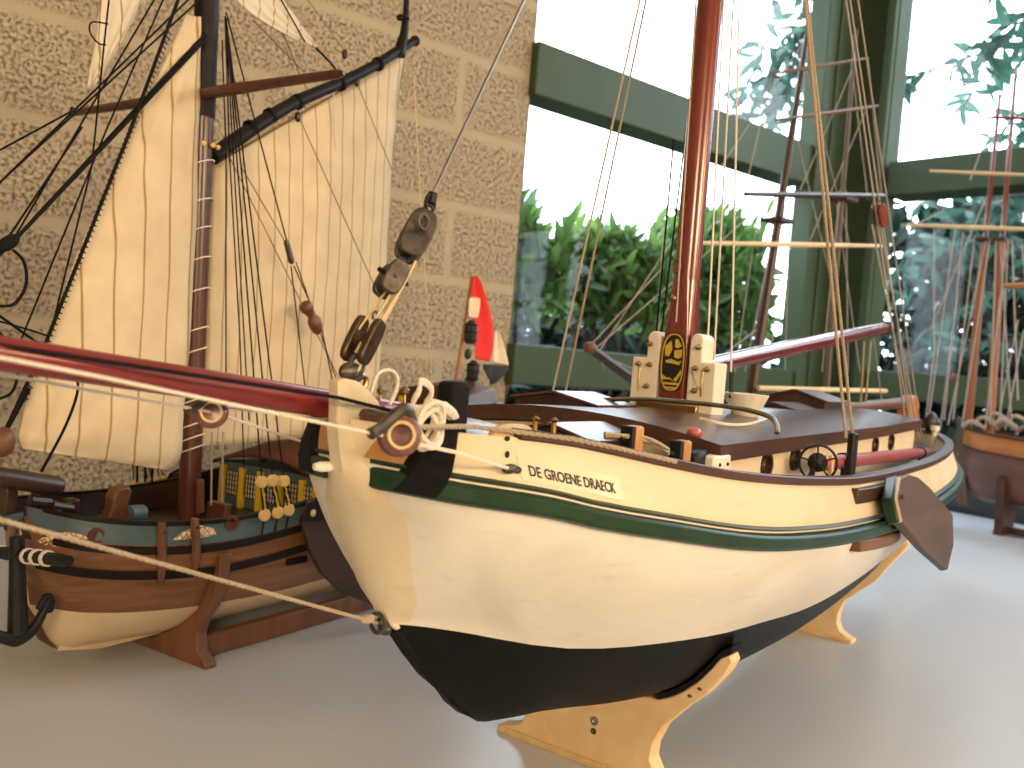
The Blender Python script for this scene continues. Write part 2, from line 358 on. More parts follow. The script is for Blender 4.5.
def glass():
    mt = bpy.data.materials.new('window_glass'); mt.use_nodes = True; t = mt.node_tree; t.nodes.clear()
    out = N(t, 'ShaderNodeOutputMaterial'); tr = N(t, 'ShaderNodeBsdfTransparent'); tr.inputs[0].default_value = (.95, .97, .97, 1)
    gl = N(t, 'ShaderNodeBsdfGlossy'); gl.inputs['Roughness'].default_value = .02; ge = N(t, 'ShaderNodeNewGeometry'); dt = N(t, 'ShaderNodeVectorMath', operation='DOT_PRODUCT'); t.links.new(ge.outputs['Incoming'], dt.inputs[0]); t.links.new(ge.outputs['Normal'], dt.inputs[1]); ab = N(t, 'ShaderNodeMath', operation='ABSOLUTE'); t.links.new(dt.outputs['Value'], ab.inputs[0]); om = N(t, 'ShaderNodeMath', operation='SUBTRACT'); om.inputs[0].default_value = 1; t.links.new(ab.outputs[0], om.inputs[1]); pw = N(t, 'ShaderNodeMath', operation='POWER'); t.links.new(om.outputs[0], pw.inputs[0]); pw.inputs[1].default_value = 5; fr = N(t, 'ShaderNodeMath', operation='MULTIPLY_ADD'); t.links.new(pw.outputs[0], fr.inputs[0]); fr.inputs[1].default_value = .9; fr.inputs[2].default_value = .015
    ms = N(t, 'ShaderNodeMixShader'); t.links.new(fr.outputs[0], ms.inputs[0]); t.links.new(tr.outputs[0], ms.inputs[1]); t.links.new(gl.outputs[0], ms.inputs[2]); t.links.new(ms.outputs[0], out.inputs['Surface'])
    return mt
M['glass'] = glass()
def window(name, segs, base):
    """segs: list of (kind, centre, size) in room frame"""
    root = bpy.data.objects.new(name, None); COL.objects.link(root); room(root, TZ); tag(root, kind='structure')
    for kind, c, sz in segs:
        MB().box(c, sz).build('pane' if kind == 'pane' else 'window_frame', M['glass'] if kind == 'pane' else M['frame'], root, smooth=0, bevel=0 if kind == 'pane' else .004)
    return root
H = CEIL-TZ
window('window_1', [
    ('f', (.55, .015, .330), (1.15, .09, .096)), ('f', (.55, .02, 1.022), (1.15, .09, .124)), ('f', (-.008, .06, (H+.37)/2), (.02, .08, H-.38)),
    ('f', (.55, .015, H-.04), (1.15, .09, .08)),
    ('pane', (.56, .03, .672), (1.12, .006, .60)), ('pane', (.56, .03, 1.5), (1.12, .006, .85))], 0)
window('window_2', [
    ('f', (UC+.03, -1.27, .356), (.12, 2.2, .085)), ('f', (UC+.03, -1.27, 1.001), (.12, 2.2, .108)), ('f', (UC+.03, -1.27, H-.04), (.12, 2.2, .08)),
    ('f', (UC+.03, -1.35, (H+.4)/2), (.10, .06, H-.42)), ('f', (UC+.03, -2.33, (H+.4)/2), (.10, .06, H-.42)),
    ('pane', (UC+.05, -.76, .672), (.006, 1.14, .56)), ('pane', (UC+.05, -.76, 1.48), (.006, 1.14, .87)),
    ('pane', (UC+.05, -1.84, .672), (.006, .94, .56)), ('pane', (UC+.05, -1.84, 1.48), (.006, .94, .87))], 0)

# the table
def laminate():
    mt, t, p = nt('pale_grey_laminate')
    no = N(t, 'ShaderNodeTexNoise'); no.inputs['Scale'].default_value = 3; no.inputs['Detail'].default_value = 5; t.links.new(coords(t), no.inputs['Vector'])
    r = ramp(t, [(.3, (.50, .53, .585)), (.7, (.53, .56, .615))]); t.links.new(no.outputs['Fac'], r.inputs['Fac']); t.links.new(r.outputs['Color'], p.inputs['Base Color'])
    n2 = N(t, 'ShaderNodeTexNoise'); n2.inputs['Scale'].default_value = 14; n2.inputs['Detail'].default_value = 6; t.links.new(coords(t), n2.inputs['Vector'])
    r2 = ramp(t, [(.3, (.30,)*3), (.7, (.33,)*3)]); t.links.new(n2.outputs['Fac'], r2.inputs['Fac']); t.links.new(r2.outputs['Color'], p.inputs['Roughness'])
    return mt
M['table'] = laminate()
tb = bpy.data.objects.new('display_table', None); COL.objects.link(tb); room(tb, TZ)
tag(tb, 'large pale grey laminate display table standing against the block wall and windows', 'table')
TU0, TU1, TV0, TV1 = -1.95, UC-.02, -2.05, -.006
MB().box(((TU0+TU1)/2, (TV0+TV1)/2, -.02), (TU1-TU0, TV1-TV0, .04)).build('tabletop', M['table'], tb, smooth=0, bevel=.004)
for x in (TU0+.1, TU1-.1):
    for y in (TV0+.1, TV1-.1): MB().box((x, y, -.395), (.06, .06, .71)).build('leg', M['steel'], tb, smooth=0, bevel=.003)

# ------------------------------------------------------------------ rope helper
def twisted(pts, r, strands=3, pitch=None):
    P = [V(p) for p in pts]; pitch = pitch or 9*r
    L = [0]
    for i in range(1, len(P)): L.append(L[-1]+(P[i]-P[i-1]).length)
    tot = L[-1]; n = max(8, int(tot/(pitch/7))); out = [[] for _ in range(strands)]
    i = 0
    for k in range(n+1):
        d = tot*k/n
        while i < len(P)-2 and L[i+1] < d: i += 1
        seg = max(L[i+1]-L[i], 1e-9); p = P[i].lerp(P[i+1], min(1, (d-L[i])/seg)); t = (P[i+1]-P[i]).normalized()
        u = t.cross(V((.31, .42, .85))).normalized(); w = t.cross(u)
        for q in range(strands):
            a = 2*math.pi*(d/pitch+q/strands); out[q].append(p+(u*math.cos(a)+w*math.sin(a))*r*.5)
    return out
def rope(name, parent, mt, pts, r=.0009, sag=0., twist=False, n=6, cur=0, label=None):
    P = [V(p) for p in pts]
    if sag and len(P) == 2:
        P = [P[0].lerp(P[1], t/10)-V((0, 0, sag*4*(t/10)*(1-t/10))) for t in range(11)]
    if cur: P = curve(P, cur)
    mb = MB()
    if twist:
        for q in twisted(P, r): mb.tube(q, r*.56, 5)
    else: mb.tube(P, r, n)
    o = mb.build(name, mt, parent, smooth=60)
    if label: o['label'] = label
    return o

# ------------------------------------------------------------------ hull loft
def hull_mesh(P, mats, st, nb=9, ntp=12, nbul=3, inner=.006, split=None):
    """half sections mirrored; P holds functions of station"""
    rowsN, rowsF = [], []; ids = [0]*nb+[1]*ntp+[2]*nbul
    for s in st:
        bw, hw, hk, bs, hs, br, hr = (P[k](s) for k in ('bw', 'hw', 'hk', 'bs', 'hs', 'br', 'hr'))
        hw = max(hw, hk); hs = max(hs, hk); hr = max(hr, hk); e = P['e'](s)
        row = []
        for i in range(nb): u = i/nb; row.append((bw*u, hk+(hw-hk)*u**e))
        for i in range(ntp): u = i/ntp; row.append((bw+(bs-bw)*math.sin(u*math.pi/2), hw+(hs-hw)*u))
        for i in range(nbul+1): u = i/nbul; row.append((bs+(br-bs)*u, hs+(hr-hs)*u))
        rowsN.append([V((b, s, h)) for b, h in row]); rowsF.append([V((-b, s, h)) for b, h in row])
    mb = MB()
    for rows in (rowsN, rowsF):
        k = len(rows); n = len(rows[0]); base = len(mb.v); mb.v += [tuple(p) for r in rows for p in r]
        for i in range(k-1):
            for j in range(n-1):
                mb.f.append((base+i*n+j, base+i*n+j+1, base+(i+1)*n+j+1, base+(i+1)*n+j)); mb.m.append(ids[j])
    # inner face of the bulwark down to the deck
    for sg in (1, -1):
        rows = []
        for s in st:
            br, hr, hd = P['br'](s), P['hr'](s), P['hd'](s); bi = max(br-inner, .0005)
            rows.append([V((sg*br, s, hr)), V((sg*bi, s, hr)), V((sg*bi, s, hd-.004))])
        mb.grid(rows, 3 if len(mats) > 3 else 2)
    import bmesh
    o = mb.build('hull', mats, smooth=50)
    return o
def deck_mesh(P, st, camber, inner=.006, nm=10):
    rows = []
    for s in st:
        bi = max(P['br'](s)-inner, .0004); hd = P['hd'](s)
        rows.append([V((bi*k/nm, s, hd+camber*(1-(k/nm)**2))) for k in range(-nm, nm+1)])
    bot = [[p-V((0, 0, .004)) for p in r] for r in rows]
    mb = MB(); mb.grid(rows); return mb
def band(P, st, sg, fb, fh0, fh1, out, ins=.001):
    """a strip that follows the hull side at height fh0..fh1, standing proud by out"""
    profs = []
    for s in st:
        b = fb(s)
        profs.append([V((sg*max(b-ins, 0), s, fh0(s))), V((sg*(b+out), s, fh0(s)+.002)), V((sg*(b+out), s, fh1(s)-.002)), V((sg*max(b-ins, 0), s, fh1(s)))])
    return MB().sweep(None, profs)
def stations(a, b, n, endfine=1.0):
    return [a+(b-a)*(.5-.5*math.cos(math.pi*i/n))*endfine+(a+(b-a)*i/n)*(1-endfine)-(a*0) if False else lerp(lerp(a, b, i/n), a+(b-a)*(.5-.5*math.cos(math.pi*i/n)), endfine) for i in range(n+1)]
#--MAIN--
# ================================================================== the large white sailing barge
B = Frame(.0945, .7826, 36)
HB = {}
HB['br'] = itab([(-.335, .003), (-.322, .005), (-.310, .026), (-.295, .050), (-.25, .083), (-.2, .108), (-.1, .140), (0, .158), (.1, .168), (.25, .173), (.4, .170), (.55, .160), (.7, .143), (.85, .118), (.97, .08), (1.02, .047), (1.04, .006)])
HB['hr'] = itab([(-.335, .307), (-.295, .303), (-.267, .3023), (-.233, .2997), (-.192, .2933), (-.148, .2857), (-.0756, .2759), (.03, .2680), (.157, .2630), (.36, .2630), (.6, .2640), (.8, .2665), (.92, .2700), (1.04, .277)])
HB['bs'] = lambda s: HB['br'](s)+.012*min(1, max(0, (s+.322)/.02), )*min(1, max(0.2, (1.05-s)/.06))
HB['hs'] = itab([(-.335, .284), (-.30, .278), (-.247, .270), (-.215, .2628), (-.16, .2536), (-.09, .2427), (-.03, .2369), (.08, .232), (.21, .230), (.5, .231), (.75, .233), (.95, .240), (1.04, .248)])
HB['hsb'] = lambda s: HB['hs'](s)-.0105
HB['bw'] = itab([(-.335, 0), (-.282, .0005), (-.2, .055), (-.1, .10), (0, .125), (.2, .14), (.4, .135), (.6, .11), (.8, .07), (.95, .02), (1.0, .004), (1.04, .002)])
HB['hw'] = itab([(-.335, .18), (-.28, .1757), (-.2324, .1685), (-.198, .1603), (-.154, .1533), (-.108, .151), (-.045, .1489), (.04, .1469), (.115, .1445), (.25, .146), (.5, .152), (.8, .165), (1.0, .185), (1.04, .2)])
HB['hk'] = itab([(-.335, .32), (-.322, .272), (-.309, .245), (-.284, .193), (-.271, .170), (-.236, .133), (-.214, .115), (-.19, .095), (-.175, .084), (-.137, .078), (-.037, .073), (.3, .071), (.6, .073), (.9, .082), (1.0, .090), (1.04, .10)])
HB['e'] = itab([(-.33, 1.0), (-.2, 1.5), (-.12, 1.7), (-.04, 3.0), (.05, 3.5), (.3, 3.2), (.6, 2.2), (1.0, 1.0)])
HB['hd'] = lambda s: HB['hr'](s)-(.004 if s < -.12 else lerp(.004, .024, min(1, (s+.12)/.08)))
root = B.empty('sailing_barge', 'large white model sailing barge with black bottom, green band and red mast', 'model ship')
ST = [lerp(-.3225, -.22, i/16) for i in range(16)]+[lerp(-.22, .9, i/44) for i in range(44)]+[lerp(.9, 1.04, i/14) for i in range(15)]
hull = hull_mesh(HB, [M['bottom'], M['hull'], M['bulwark']], ST); hull.parent = root
deck = deck_mesh(HB, [s for s in ST if s > -.321], .012).build('deck', M['deck'], root, smooth=50)
# stem timber
def cp(x, y, b=0.): return B.b(x, y, b)
stem_pts = [(333, 381), (339, 378), (352, 381), (364, 390), (374, 402), (376, 430), (374, 462), (377, 500), (385, 545), (396, 585), (408, 622), (401, 627), (391, 631), (386, 626), (376, 605), (362, 556), (350, 510), (341, 487), (336, 466), (332, 420)]
poly = []
for x, y in stem_pts: q = cp(x+6, y, .0045); poly.append(V((0, q.y, q.z)))
mb = MB(); mb.prism([p+V((-.0045, 0, 0)) for p in poly], (.009, 0, 0)); mb.build('stem_post', M['bulwark'], root, bevel=.0015, smooth=30)
# apron timbers widening the stem into the planking
def side_b(s, h):
    if h >= HB['hs'](s): return lerp(HB['bs'](s), HB['br'](s), min(1, (h-HB['hs'](s))/max(1e-4, HB['hr'](s)-HB['hs'](s))))
    hw = max(HB['hw'](s), HB['hk'](s)); u = max(0, min(1, (h-hw)/max(1e-4, HB['hs'](s)-hw))); return HB['bw'](s)+(HB['bs'](s)-HB['bw'](s))*math.sin(u*math.pi/2)
front = sorted([(cp(x+5, y, .0045).z, cp(x+5, y, .0045).y) for x, y in ((333, 400), (332, 425), (336, 466), (341, 487), (350, 510), (362, 556), (376, 605), (385, 626))])
ff_ = itab(front); profs = []
for i in range(25):
    h = lerp(front[0][0]+.002, .303, i/24); sf = ff_(h); sb = sf+lerp(.0125, .0095, i/24); bb = max(.0055, side_b(sb, h)+.0012); sm = sf+.006
    profs.append([V((.0046, sf+.0006, h)), V((.0046+(bb-.0046)*.55, lerp(sf, sb, .5), h)), V((bb, sb, h)), V((bb*.5, sb+.006, h)), V((-bb*.5, sb+.006, h)), V((-bb, sb, h)), V((-.0046-(bb-.0046)*.55, lerp(sf, sb, .5), h)), V((-.0046, sf+.0006, h))])
MB().sweep(None, profs).build('stem_apron', M['bulwark'], root, smooth=30)
# forefoot blade under the bow
ff = [(389, 630), (405, 654), (421, 675), (438, 689), (447, 702), (460, 713), (471, 717.5), (490, 717), (520, 709), (560, 694), (573, 684), (540, 655), (470, 640), (420, 628)]
mb = MB(); mb.prism([V((-.005, cp(x, y).y, cp(x, y).z)) for x, y in ff], (.010, 0, 0)); mb.build('forefoot', M['bottom'], root, bevel=.002)
kp = [V((-.006, s, HB['hk'](s)-.002)) for s in [-.05+.06*i for i in range(18)]]
mb = MB(); mb.prism(kp+[p+V((0, 0, .02)) for p in reversed(kp)], (.012, 0, 0)); mb.build('keel', M['bottom'], root)
# green rubbing strakes (each side): a rounded upper rib and a thinner lower one
st2 = [s for s in ST if -.3215 < s < 1.037]
for sg in (1, -1):
    band(HB, st2, sg, HB['bs'], lambda s: HB['hs'](s)-.0145, lambda s: HB['hs'](s)-.0005, .0085).build('rubbing_strake', M['green'], root, bevel=.0018, smooth=40)
    band(HB, st2, sg, lambda s: HB['bs'](s)-.0015, lambda s: HB['hs'](s)-.0005, lambda s: HB['hs'](s)+.004, .005).build('strake_ledge', M['green'], root, bevel=.001, smooth=40)
# rail caps
st3 = [s for s in ST if -.262 < s < 1.039]
for sg in (1, -1):
    profs = []
    for s in st3:
        b = HB['br'](s); h = HB['hr'](s); bi = max(b-.010, .0006)
        profs.append([V((sg*bi, s, h-.001)), V((sg*(b+.0032), s, h-.001)), V((sg*(b+.0032), s, h+.0055)), V((sg*bi, s, h+.0055))])
    MB().sweep(None, profs).build('rail_cap', M['railbrown'], root, bevel=.001, smooth=40)
# bare wood patch and black band at the bow, both sides
def bul_b(s, h):
    hs, hr = HB['hs'](s), HB['hr'](s); t = min(1.25, max(0, (h-hs)/(hr-hs))); return lerp(HB['bs'](s), HB['br'](s), t)
def hull_pt(s, h, sg=1, off=0.): return V((sg*(bul_b(s, h)+off), s, h))
def patch(s0, s1, h0, h1, off, sg, lean=0., nx=8, ny=5):
    rows = [[hull_pt(lerp(s0, s1, i/nx)+lean*j/ny, lerp(h0(lerp(s0, s1, i/nx)), h1(lerp(s0, s1, i/nx)), j/ny), sg, off) for j in range(ny+1)] for i in range(nx+1)]
    inn = [[p-V((sg*(off+.0008), 0, 0)) for p in r] for r in rows]
    mb = MB(); mb.grid(rows); mb.grid(inn)
    for a, b in ((rows[0], inn[0]), (rows[-1], inn[-1]), ([r[0] for r in rows], [r[0] for r in inn]), ([r[-1] for r in rows], [r[-1] for r in inn])): mb.grid([a, b])
    return mb
for sg in (1, -1):
    patch(-.318, -.309, lambda s: HB['hs'](s)+.003, lambda s: HB['hr'](s)-.003, .0012, sg, .006).build('bow_panel', M['barewood'], root)['label'] = 'bare orange wood panel'
    mb = patch(-.313, -.3035, lambda s: HB['hs'](s)-.0125, lambda s: HB['hr'](s)+.004, .0092, sg, .012)
    mb.build('bow_band', M['blacksoft'], root, bevel=.001)
q = B.b(452, 412, .046)
MB().box(q, (.014, .016, .036)).build('bitt', M['blacksoft'], root, bevel=.003)
# small stud at the bow, ring at the stem foot, plug on the bulwark
MB().lathe((-.007, cp(337, 468).y-.003, cp(337, 468).z), (-.25, -1, 0), [(.003, -.004), (.0032, .003), (.002, .007)], 10).build('stud', M['white'], root)
rg = cp(382, 622); mb = MB()
mb.tube([rg+V((.006*math.cos(a), -.004, .006*math.sin(a))) for a in [k*math.pi/8 for k in range(16)]], .0014, 6, closed=True)
mb.ell(rg+V((0, .001, 0)), (.004, .005, .004)); mb.ell(rg+V((0, .003, -.005)), (.005, .004, .004))
mb.build('bobstay_eye', M['oldmetal'], root)
q = hull_pt(-.2685, .2845, 1, .003); mb = MB(); mb.ell(q, (.003, .007, .003)); mb.ell(q+V((.001, .006, -.001)), (.0022, .004, .0022)); mb.build('eye_bolt', M['oldmetal'], root)
q = hull_pt(-.266, .292, 1, .0); MB().ell(q, (.0012, .0018, .0022)).build('bolt_hole', M['black'], root)
q = hull_pt(-.264, .301, 1, .0); MB().ell(q, (.0014, .0022, .0016)).build('bolt_hole', M['black'], root)

# ---- name label on the port bow
def lay(u, v, off):            # u along, v up, metres; label runs aft and follows the sheer
    s = -.2585+u; h = .2812-u*.185+v
    return hull_pt(s, h, 1, off)
mb = MB(); mb.grid([[lay(-.003+.064*i/14, -.0035+.0135*j/4, .0006) for j in range(5)] for i in range(15)])
mb.build('name_label', M['sticker'], root)
cu = bpy.data.curves.new('lettering', 'FONT'); cu.body = 'DE GROENE DRAECK'; cu.size = 1; cu.offset = .02; cu.resolution_u = 3
to = bpy.data.objects.new('lettering', cu); COL.objects.link(to)
bpy.context.view_layer.update(); dg = bpy.context.evaluated_depsgraph_get(); me = bpy.data.meshes.new_from_object(to.evaluated_get(dg))
xs = [v.co.x for v in me.vertices]; wd = max(xs); import bmesh as _bm
bm = _bm.new(); bm.from_mesh(me); _bm.ops.triangulate(bm, faces=bm.faces)
for v in bm.verts:
    u, w = v.co.x/wd*.0545, v.co.y*.0084
    v.co = lay(u+.0015, w, .0011)
bm.to_mesh(me); bm.free(); bpy.data.objects.remove(to); me.materials.clear(); me.materials.append(M['ink'])
lt = bpy.data.objects.new('lettering', me); COL.objects.link(lt); lt.parent = root; lt['label'] = 'dark green name lettering'
md = lt.modifiers.new('Solidify', 'SOLIDIFY'); md.thickness = .0003

# ---- deckhouse
def roofh(s, b): return .3105-.0125*(b/.13)**2+.004*max(0, (s-.45)/.3)
def cabw(s): return lerp(.132, .104, max(0, (s+.085)/.785))
C0, C1 = -.085, .70
mb = MB(); rows = []
for s in [C0+.008+(C1-C0-.016)*i/12 for i in range(13)]:
    w = cabw(s)-.008; rows.append([V((w, s, .232)), V((w, s, roofh(s, w)-.010)), V((0, s, roofh(s, 0)-.010)), V((-w, s, roofh(s, w)-.010)), V((-w, s, .232))])
mb.grid(rows); mb.add(rows[0], [(0, 1, 2, 3, 4)]); mb.add(rows[-1], [(4, 3, 2, 1, 0)])
mb.build('deckhouse', M['cabin'], root, smooth=20)
ss = [C0+(C1-C0)*i/16 for i in range(17)]; nb_ = 8
top = [[V((cabw(s)*k/nb_, s, roofh(s, cabw(s)*k/nb_)+.001)) for k in range(-nb_, nb_+1)] for s in ss]
bot = [[p-V((0, 0, .0125)) for p in r] for r in top]
mb = MB(); mb.grid(top); mb.grid(bot); mb.grid([top[0], bot[0]]); mb.grid([top[-1], bot[-1]]); mb.grid([[r[0] for r in top], [r[0] for r in bot]]); mb.grid([[r[-1] for r in top], [r[-1] for r in bot]])
mb.build('deckhouse_roof', M['roof'], root, smooth=30, bevel=.001)
# portholes on both sides
for sg in (1, -1):
    for s, r_, h in ((.04, .0112, .2765), (.118, .0112, .2785), (.44, .0105, .2785), (.53, .0105, .2795)):
        b = cabw(s)-.008; ax = V((sg, 0, 0))
        mb = MB()._lathe(V((sg*b, s, h)), ax, [(r_*.72, .0005), (r_*.74, .003), (r_*.92, .0036), (r_, .002), (r_, -.001)], 20, 0)
        o = mb.build('porthole', M['bronze'], root)
        g = MB(); g._lathe(V((sg*b, s, h)), ax, [(1e-5, .0014), (r_*.78, .0012)], 20, 0); g.build('porthole_glass', M['dark'], o)
# horse over the roof in front of the mast
pts = [B.s(777, 433, -.02), B.s(776, 424, -.015), B.s(768, 416, -.01), B.s(740, 408.5, 0), B.s(695, 403, .01), B.s(640, 399, .02), B.s(585, 401, .03)]
q = pts[-1].copy(); pts += [q+V((-.012, 0, -.004)), q+V((-.016, 0, -.022))]
rope('sheet_horse', root, M['steel'], pts, .0021, cur=6, n=8, label='grey metal hoop across the roof')

# skylights / hatches with gabled lids
def skylight(name, c, wid, ln, hb, he, hr, mt=None, label=None):
    x, y = c; w, l = wid/2, ln/2
    t = bpy.data.objects.new(name, None); COL.objects.link(t); t.parent = root
    if label: t['label'] = label
    mb = MB(); mb.prism([V((x-w, y-l, hb)), V((x+w, y-l, hb)), V((x+w, y-l, he)), V((x, y-l, hr)), V((x-w, y-l, he))], (0, ln, 0)); mb.build('coaming', M['darkwood'], t, bevel=.0008, smooth=20)
    for sg in (1, -1):
        a, b_ = V((x, y, hr)), V((x+sg*(w+.004), y, he-.001)); n = V((sg*(hr-he), 0, w)).normalized()*.0025
        mb = MB(); mb.prism([a+V((0, -l-.004, 0)), b_+V((0, -l-.004, 0)), b_+V((0, l+.004, 0)), a+V((0, l+.004, 0))], n); mb.build('lid', mt or M['roof'], t, bevel=.0006, smooth=20)
    return t
skylight('deck_hatch', (-.055, .012), .085, .062, .285, .312, .3195)
skylight('deck_hatch', (.040, -.132), .064, .066, .268, .2955, .3035)
skylight('skylight', (-.018, .475), .085, .095, .296, .3065, .3165)
skylight('skylight', (-.030, .590), .085, .095, .296, .322, .334)

# ---- mast, tabernacle, emblem
mt0, mt1 = V((0, .112, .305)), V((0, .098, 1.62))
mb = MB(); mb.tube([lv(mt0, mt1, t) for t in (.097, .13, .3, .6, 1)], [.0127, .0127, .0122, .0105, .006], 24)
mast = mb.build('mast', M['mastred'], root)
profs = []
for h, hw_, p_ in ((.306, .0138, 8), (.33, .0138, 8), (.37, .0138, 8), (.385, .0137, 6), (.400, .0132, 4), (.418, .0128, 2.6), (.436, .0128, 2.05)):
    c = lv(mt0, mt1, (h-.305)/1.315); profs.append([V((c.x+hw_*math.copysign(abs(math.cos(a))**(2/p_), math.cos(a)), c.y+hw_*math.copysign(abs(math.sin(a))**(2/p_), math.sin(a)), h)) for a in [2*math.pi*(k+.5)/32 for k in range(32)]])
MB().sweep(None, profs).build('mast_heel', M['mastred'], root, smooth=50)
mb = MB()
for sg in (1, -1):
    pl = [(.016, .308), (.044, .308), (.044, .3585), (.029, .3585), (.029, .376)]+[(.0225+.0068*math.cos(a), .378+.0068*math.sin(a)) for a in [k*math.pi/8 for k in range(0, 9)]]+[(.0155, .372)]
    o = MB().prism([V((sg*b, .098, h)) for b, h in pl], (0, .026, 0)).build('tabernacle_cheek', M['white'], root, bevel=.0015, smooth=25)
    for b, h in ((.024, .352), (.025, .331), (.036, .352), (.0255, .372)):
        mb2 = MB(); mb2._lathe(V((sg*b, .098, h)), V((0, -1, 0)), [(.0024, -.001), (.0026, .003), (.0014, .0042), (.0012, .008), (1e-5, .0085)], 10, 0); mb2.build('belaying_pin', M['brass'], o)
    MB().tube([V((sg*.033, .095, .349)), V((sg*.033, .0935, .342)), V((sg*.033, .095, .326))], .0008, 6).build('pin_rod', M['brass'], o)
mb = MB(); mb.box((0, .092, .3115), (.064, .006, .011)); mb.box((0, .112, .308), (.05, .04, .006)); mb.build('heel_plate', M['brass'], root, bevel=.0012)
# emblem (oval, black with gold ship)
em = bpy.data.objects.new('mast_emblem', None); COL.objects.link(em); em.parent = root; em['label'] = 'black and gold ship emblem'
ye = .0965
def ovalp(w, hh, cx, cz, n=28, p=2.6): return [(cx+w*math.copysign(abs(math.cos(a))**(2/p), math.cos(a)), cz+hh*math.copysign(abs(math.sin(a))**(2/p), math.sin(a))) for a in [2*math.pi*k/n for k in range(n)]]
def flat(name, poly, y0, th, mt): MB().prism([V((a, y0, b)) for a, b in poly], (0, -th, 0)).build(name, mt, em, smooth=0)
ez = .356
flat('plaque', ovalp(.0128, .0285, 0, ez), ye+.0006, .0008, M['emblem_black'])
ring_o, ring_i = ovalp(.0120, .0275, 0, ez), ovalp(.0108, .0262, 0, ez)
mb = MB(); mb.add([V((a, ye-.0004, b)) for a, b in ring_o+ring_i], [(i, (i+1) % 28, 28+(i+1) % 28, 28+i) for i in range(28)]); mb.build('border', M['gold'], em, smooth=0, solid=.0003)
flat('sail_mark', [(-.0085, ez+.006), (-.009, ez+.015), (-.003, ez+.0205), (-.0012, ez+.012), (-.0045, ez+.005)], ye-.0001, .0004, M['gold'])
flat('sail_mark', [(.0012, ez+.022), (.0035, ez+.0225), (.0082, ez+.016), (.0045, ez+.0135), (.0012, ez+.0145)], ye-.0001, .0004, M['gold'])
flat('sail_mark', [(.0012, ez+.0115), (.0088, ez+.0125), (.0092, ez+.0055), (.0052, ez+.0035), (.0012, ez+.005)], ye-.0001, .0004, M['gold'])
flat('sail_mark', [(-.0075, ez+.0015), (-.0018, ez+.003), (.006, ez+.0005), (.009, ez+.002), (.007, ez-.0025), (.0, ez-.0012), (-.007, ez-.0008)], ye-.0001, .0004, M['gold'])
flat('wave_mark', [(.0095, ez-.006), (.0098, ez-.011), (.005, ez-.0185), (.0022, ez-.0165), (.0062, ez-.012)], ye-.0001, .0004, M['gold'])
flat('wave_mark', [(-.0102, ez-.012), (-.0102, ez-.0172), (-.001, ez-.0165), (.004, ez-.0195), (-.002, ez-.0145), (-.0045, ez-.0152)], ye-.0001, .0004, M['gold'])
flat('wave_mark', [(-.0095, ez-.0195), (.0092, ez-.0195), (.0085, ez-.0216), (-.0088, ez-.0216)], ye-.0001, .0004, M['gold'])
flat('wave_mark', [(-.0078, ez-.0236), (.0074, ez-.0236), (.006, ez-.0252), (-.0062, ez-.0252)], ye-.0001, .0004, M['gold'])
# mast fittings
q = B.b(676, 325, .012); mb = MB(); mb.ell(V((-.004, .094, .417)), (.003, .003, .003)); mb.build('mast_eye', M['brass'], root)
q = B.b(678, 300, 0); MB().tube([V((-.003, .0965, .447))+V((.004*math.cos(a), -.003, .006*math.sin(a))) for a in [k*math.pi/6 for k in range(12)]], .001, 6, closed=True).build('mast_ring', M['oldmetal'], root)
# gooseneck and boom
b0, b1 = V((.012, .135, .354)), B.b(890, 327, .0)
b1 = lv(b0, b1, 1)
mb = MB(); mb.tube([lv(b0, b1, t) for t in (0, .03, .2, .6, .95, 1)], [.006, .0085, .0095, .0105, .0095, .006], 14); boom = mb.build('boom', M['boom'], root)
MB().tube([lv(b0, b1, .955), lv(b0, b1, .975)], .0115, 14).build('boom_band', M['oldmetal'], boom)
mb = MB(); mb.box((.008, .128, .353), (.014, .014, .012)); mb.build('gooseneck', M['oldmetal'], root, bevel=.001)
# ventilator cup on the roof, knob
q = B.h(745, 414, .311); q.z = roofh(q.y, q.x)
mb = MB(); mb._lathe(q, (0, 0, 1), [(.012, 0), (.014, .004), (.0205, .019), (.022, .022), (.0205, .0225), (.015, .012), (.002, .009)], 20, 0); mb.build('ventilator_cup', M['white'], root)
q = B.h(694, 436, .302); MB().ell(V((q.x, q.y, roofh(q.y, q.x)+.0025)), (.0055, .0065, .004)).build('roof_knob', M['pink'], root)
# fore deck: bowsprit heel with white tag, wire loop, brass pins, coil of cord on the bitt
mb = MB(); bsA, bsB = V((-.022, -.215, .3005)), V((-.020, -.78, .3625))
mb.tube([lv(bsA, bsB, t) for t in (0, .02, .16, .6, 1)], [.0080, .0086, .0086, .0074, .0055], 16); mb.build('bowsprit', M['sprit'], root)
MB().tube([lv(bsA, bsB, .002), lv(bsA, bsB, .028)], .0092, 16).build('bowsprit_cap', M['white'], root)['label'] = 'white heel of the bowsprit'
lp = [(370, 397), (373, 386), (377, 375), (384, 370.5), (392, 371), (397, 377), (397, 386), (393, 398), (389, 405)]
rope('wire_loop', root, M['ropewhite'], [B.b(x, y, -.012) for x, y in lp], .0013, cur=5, n=8, label='standing loop of white cord')
for x, y in ((381, 394), (405, 394)):
    q = B.b(x, y, -.02); MB()._lathe(q+V((0, 0, -.018)), (0, 0, 1), [(.0022, 0), (.0022, .008), (.001, .010), (.001, .018), (.0028, .019), (.0030, .021), (1e-5, .023)], 10, 0).build('brass_pin', M['brass'], root)
q = B.b(424, 417, .052)
cl = bpy.data.objects.new('cord_coil', None); COL.objects.link(cl); cl.parent = root; cl['label'] = 'coil of white cord on the bow'
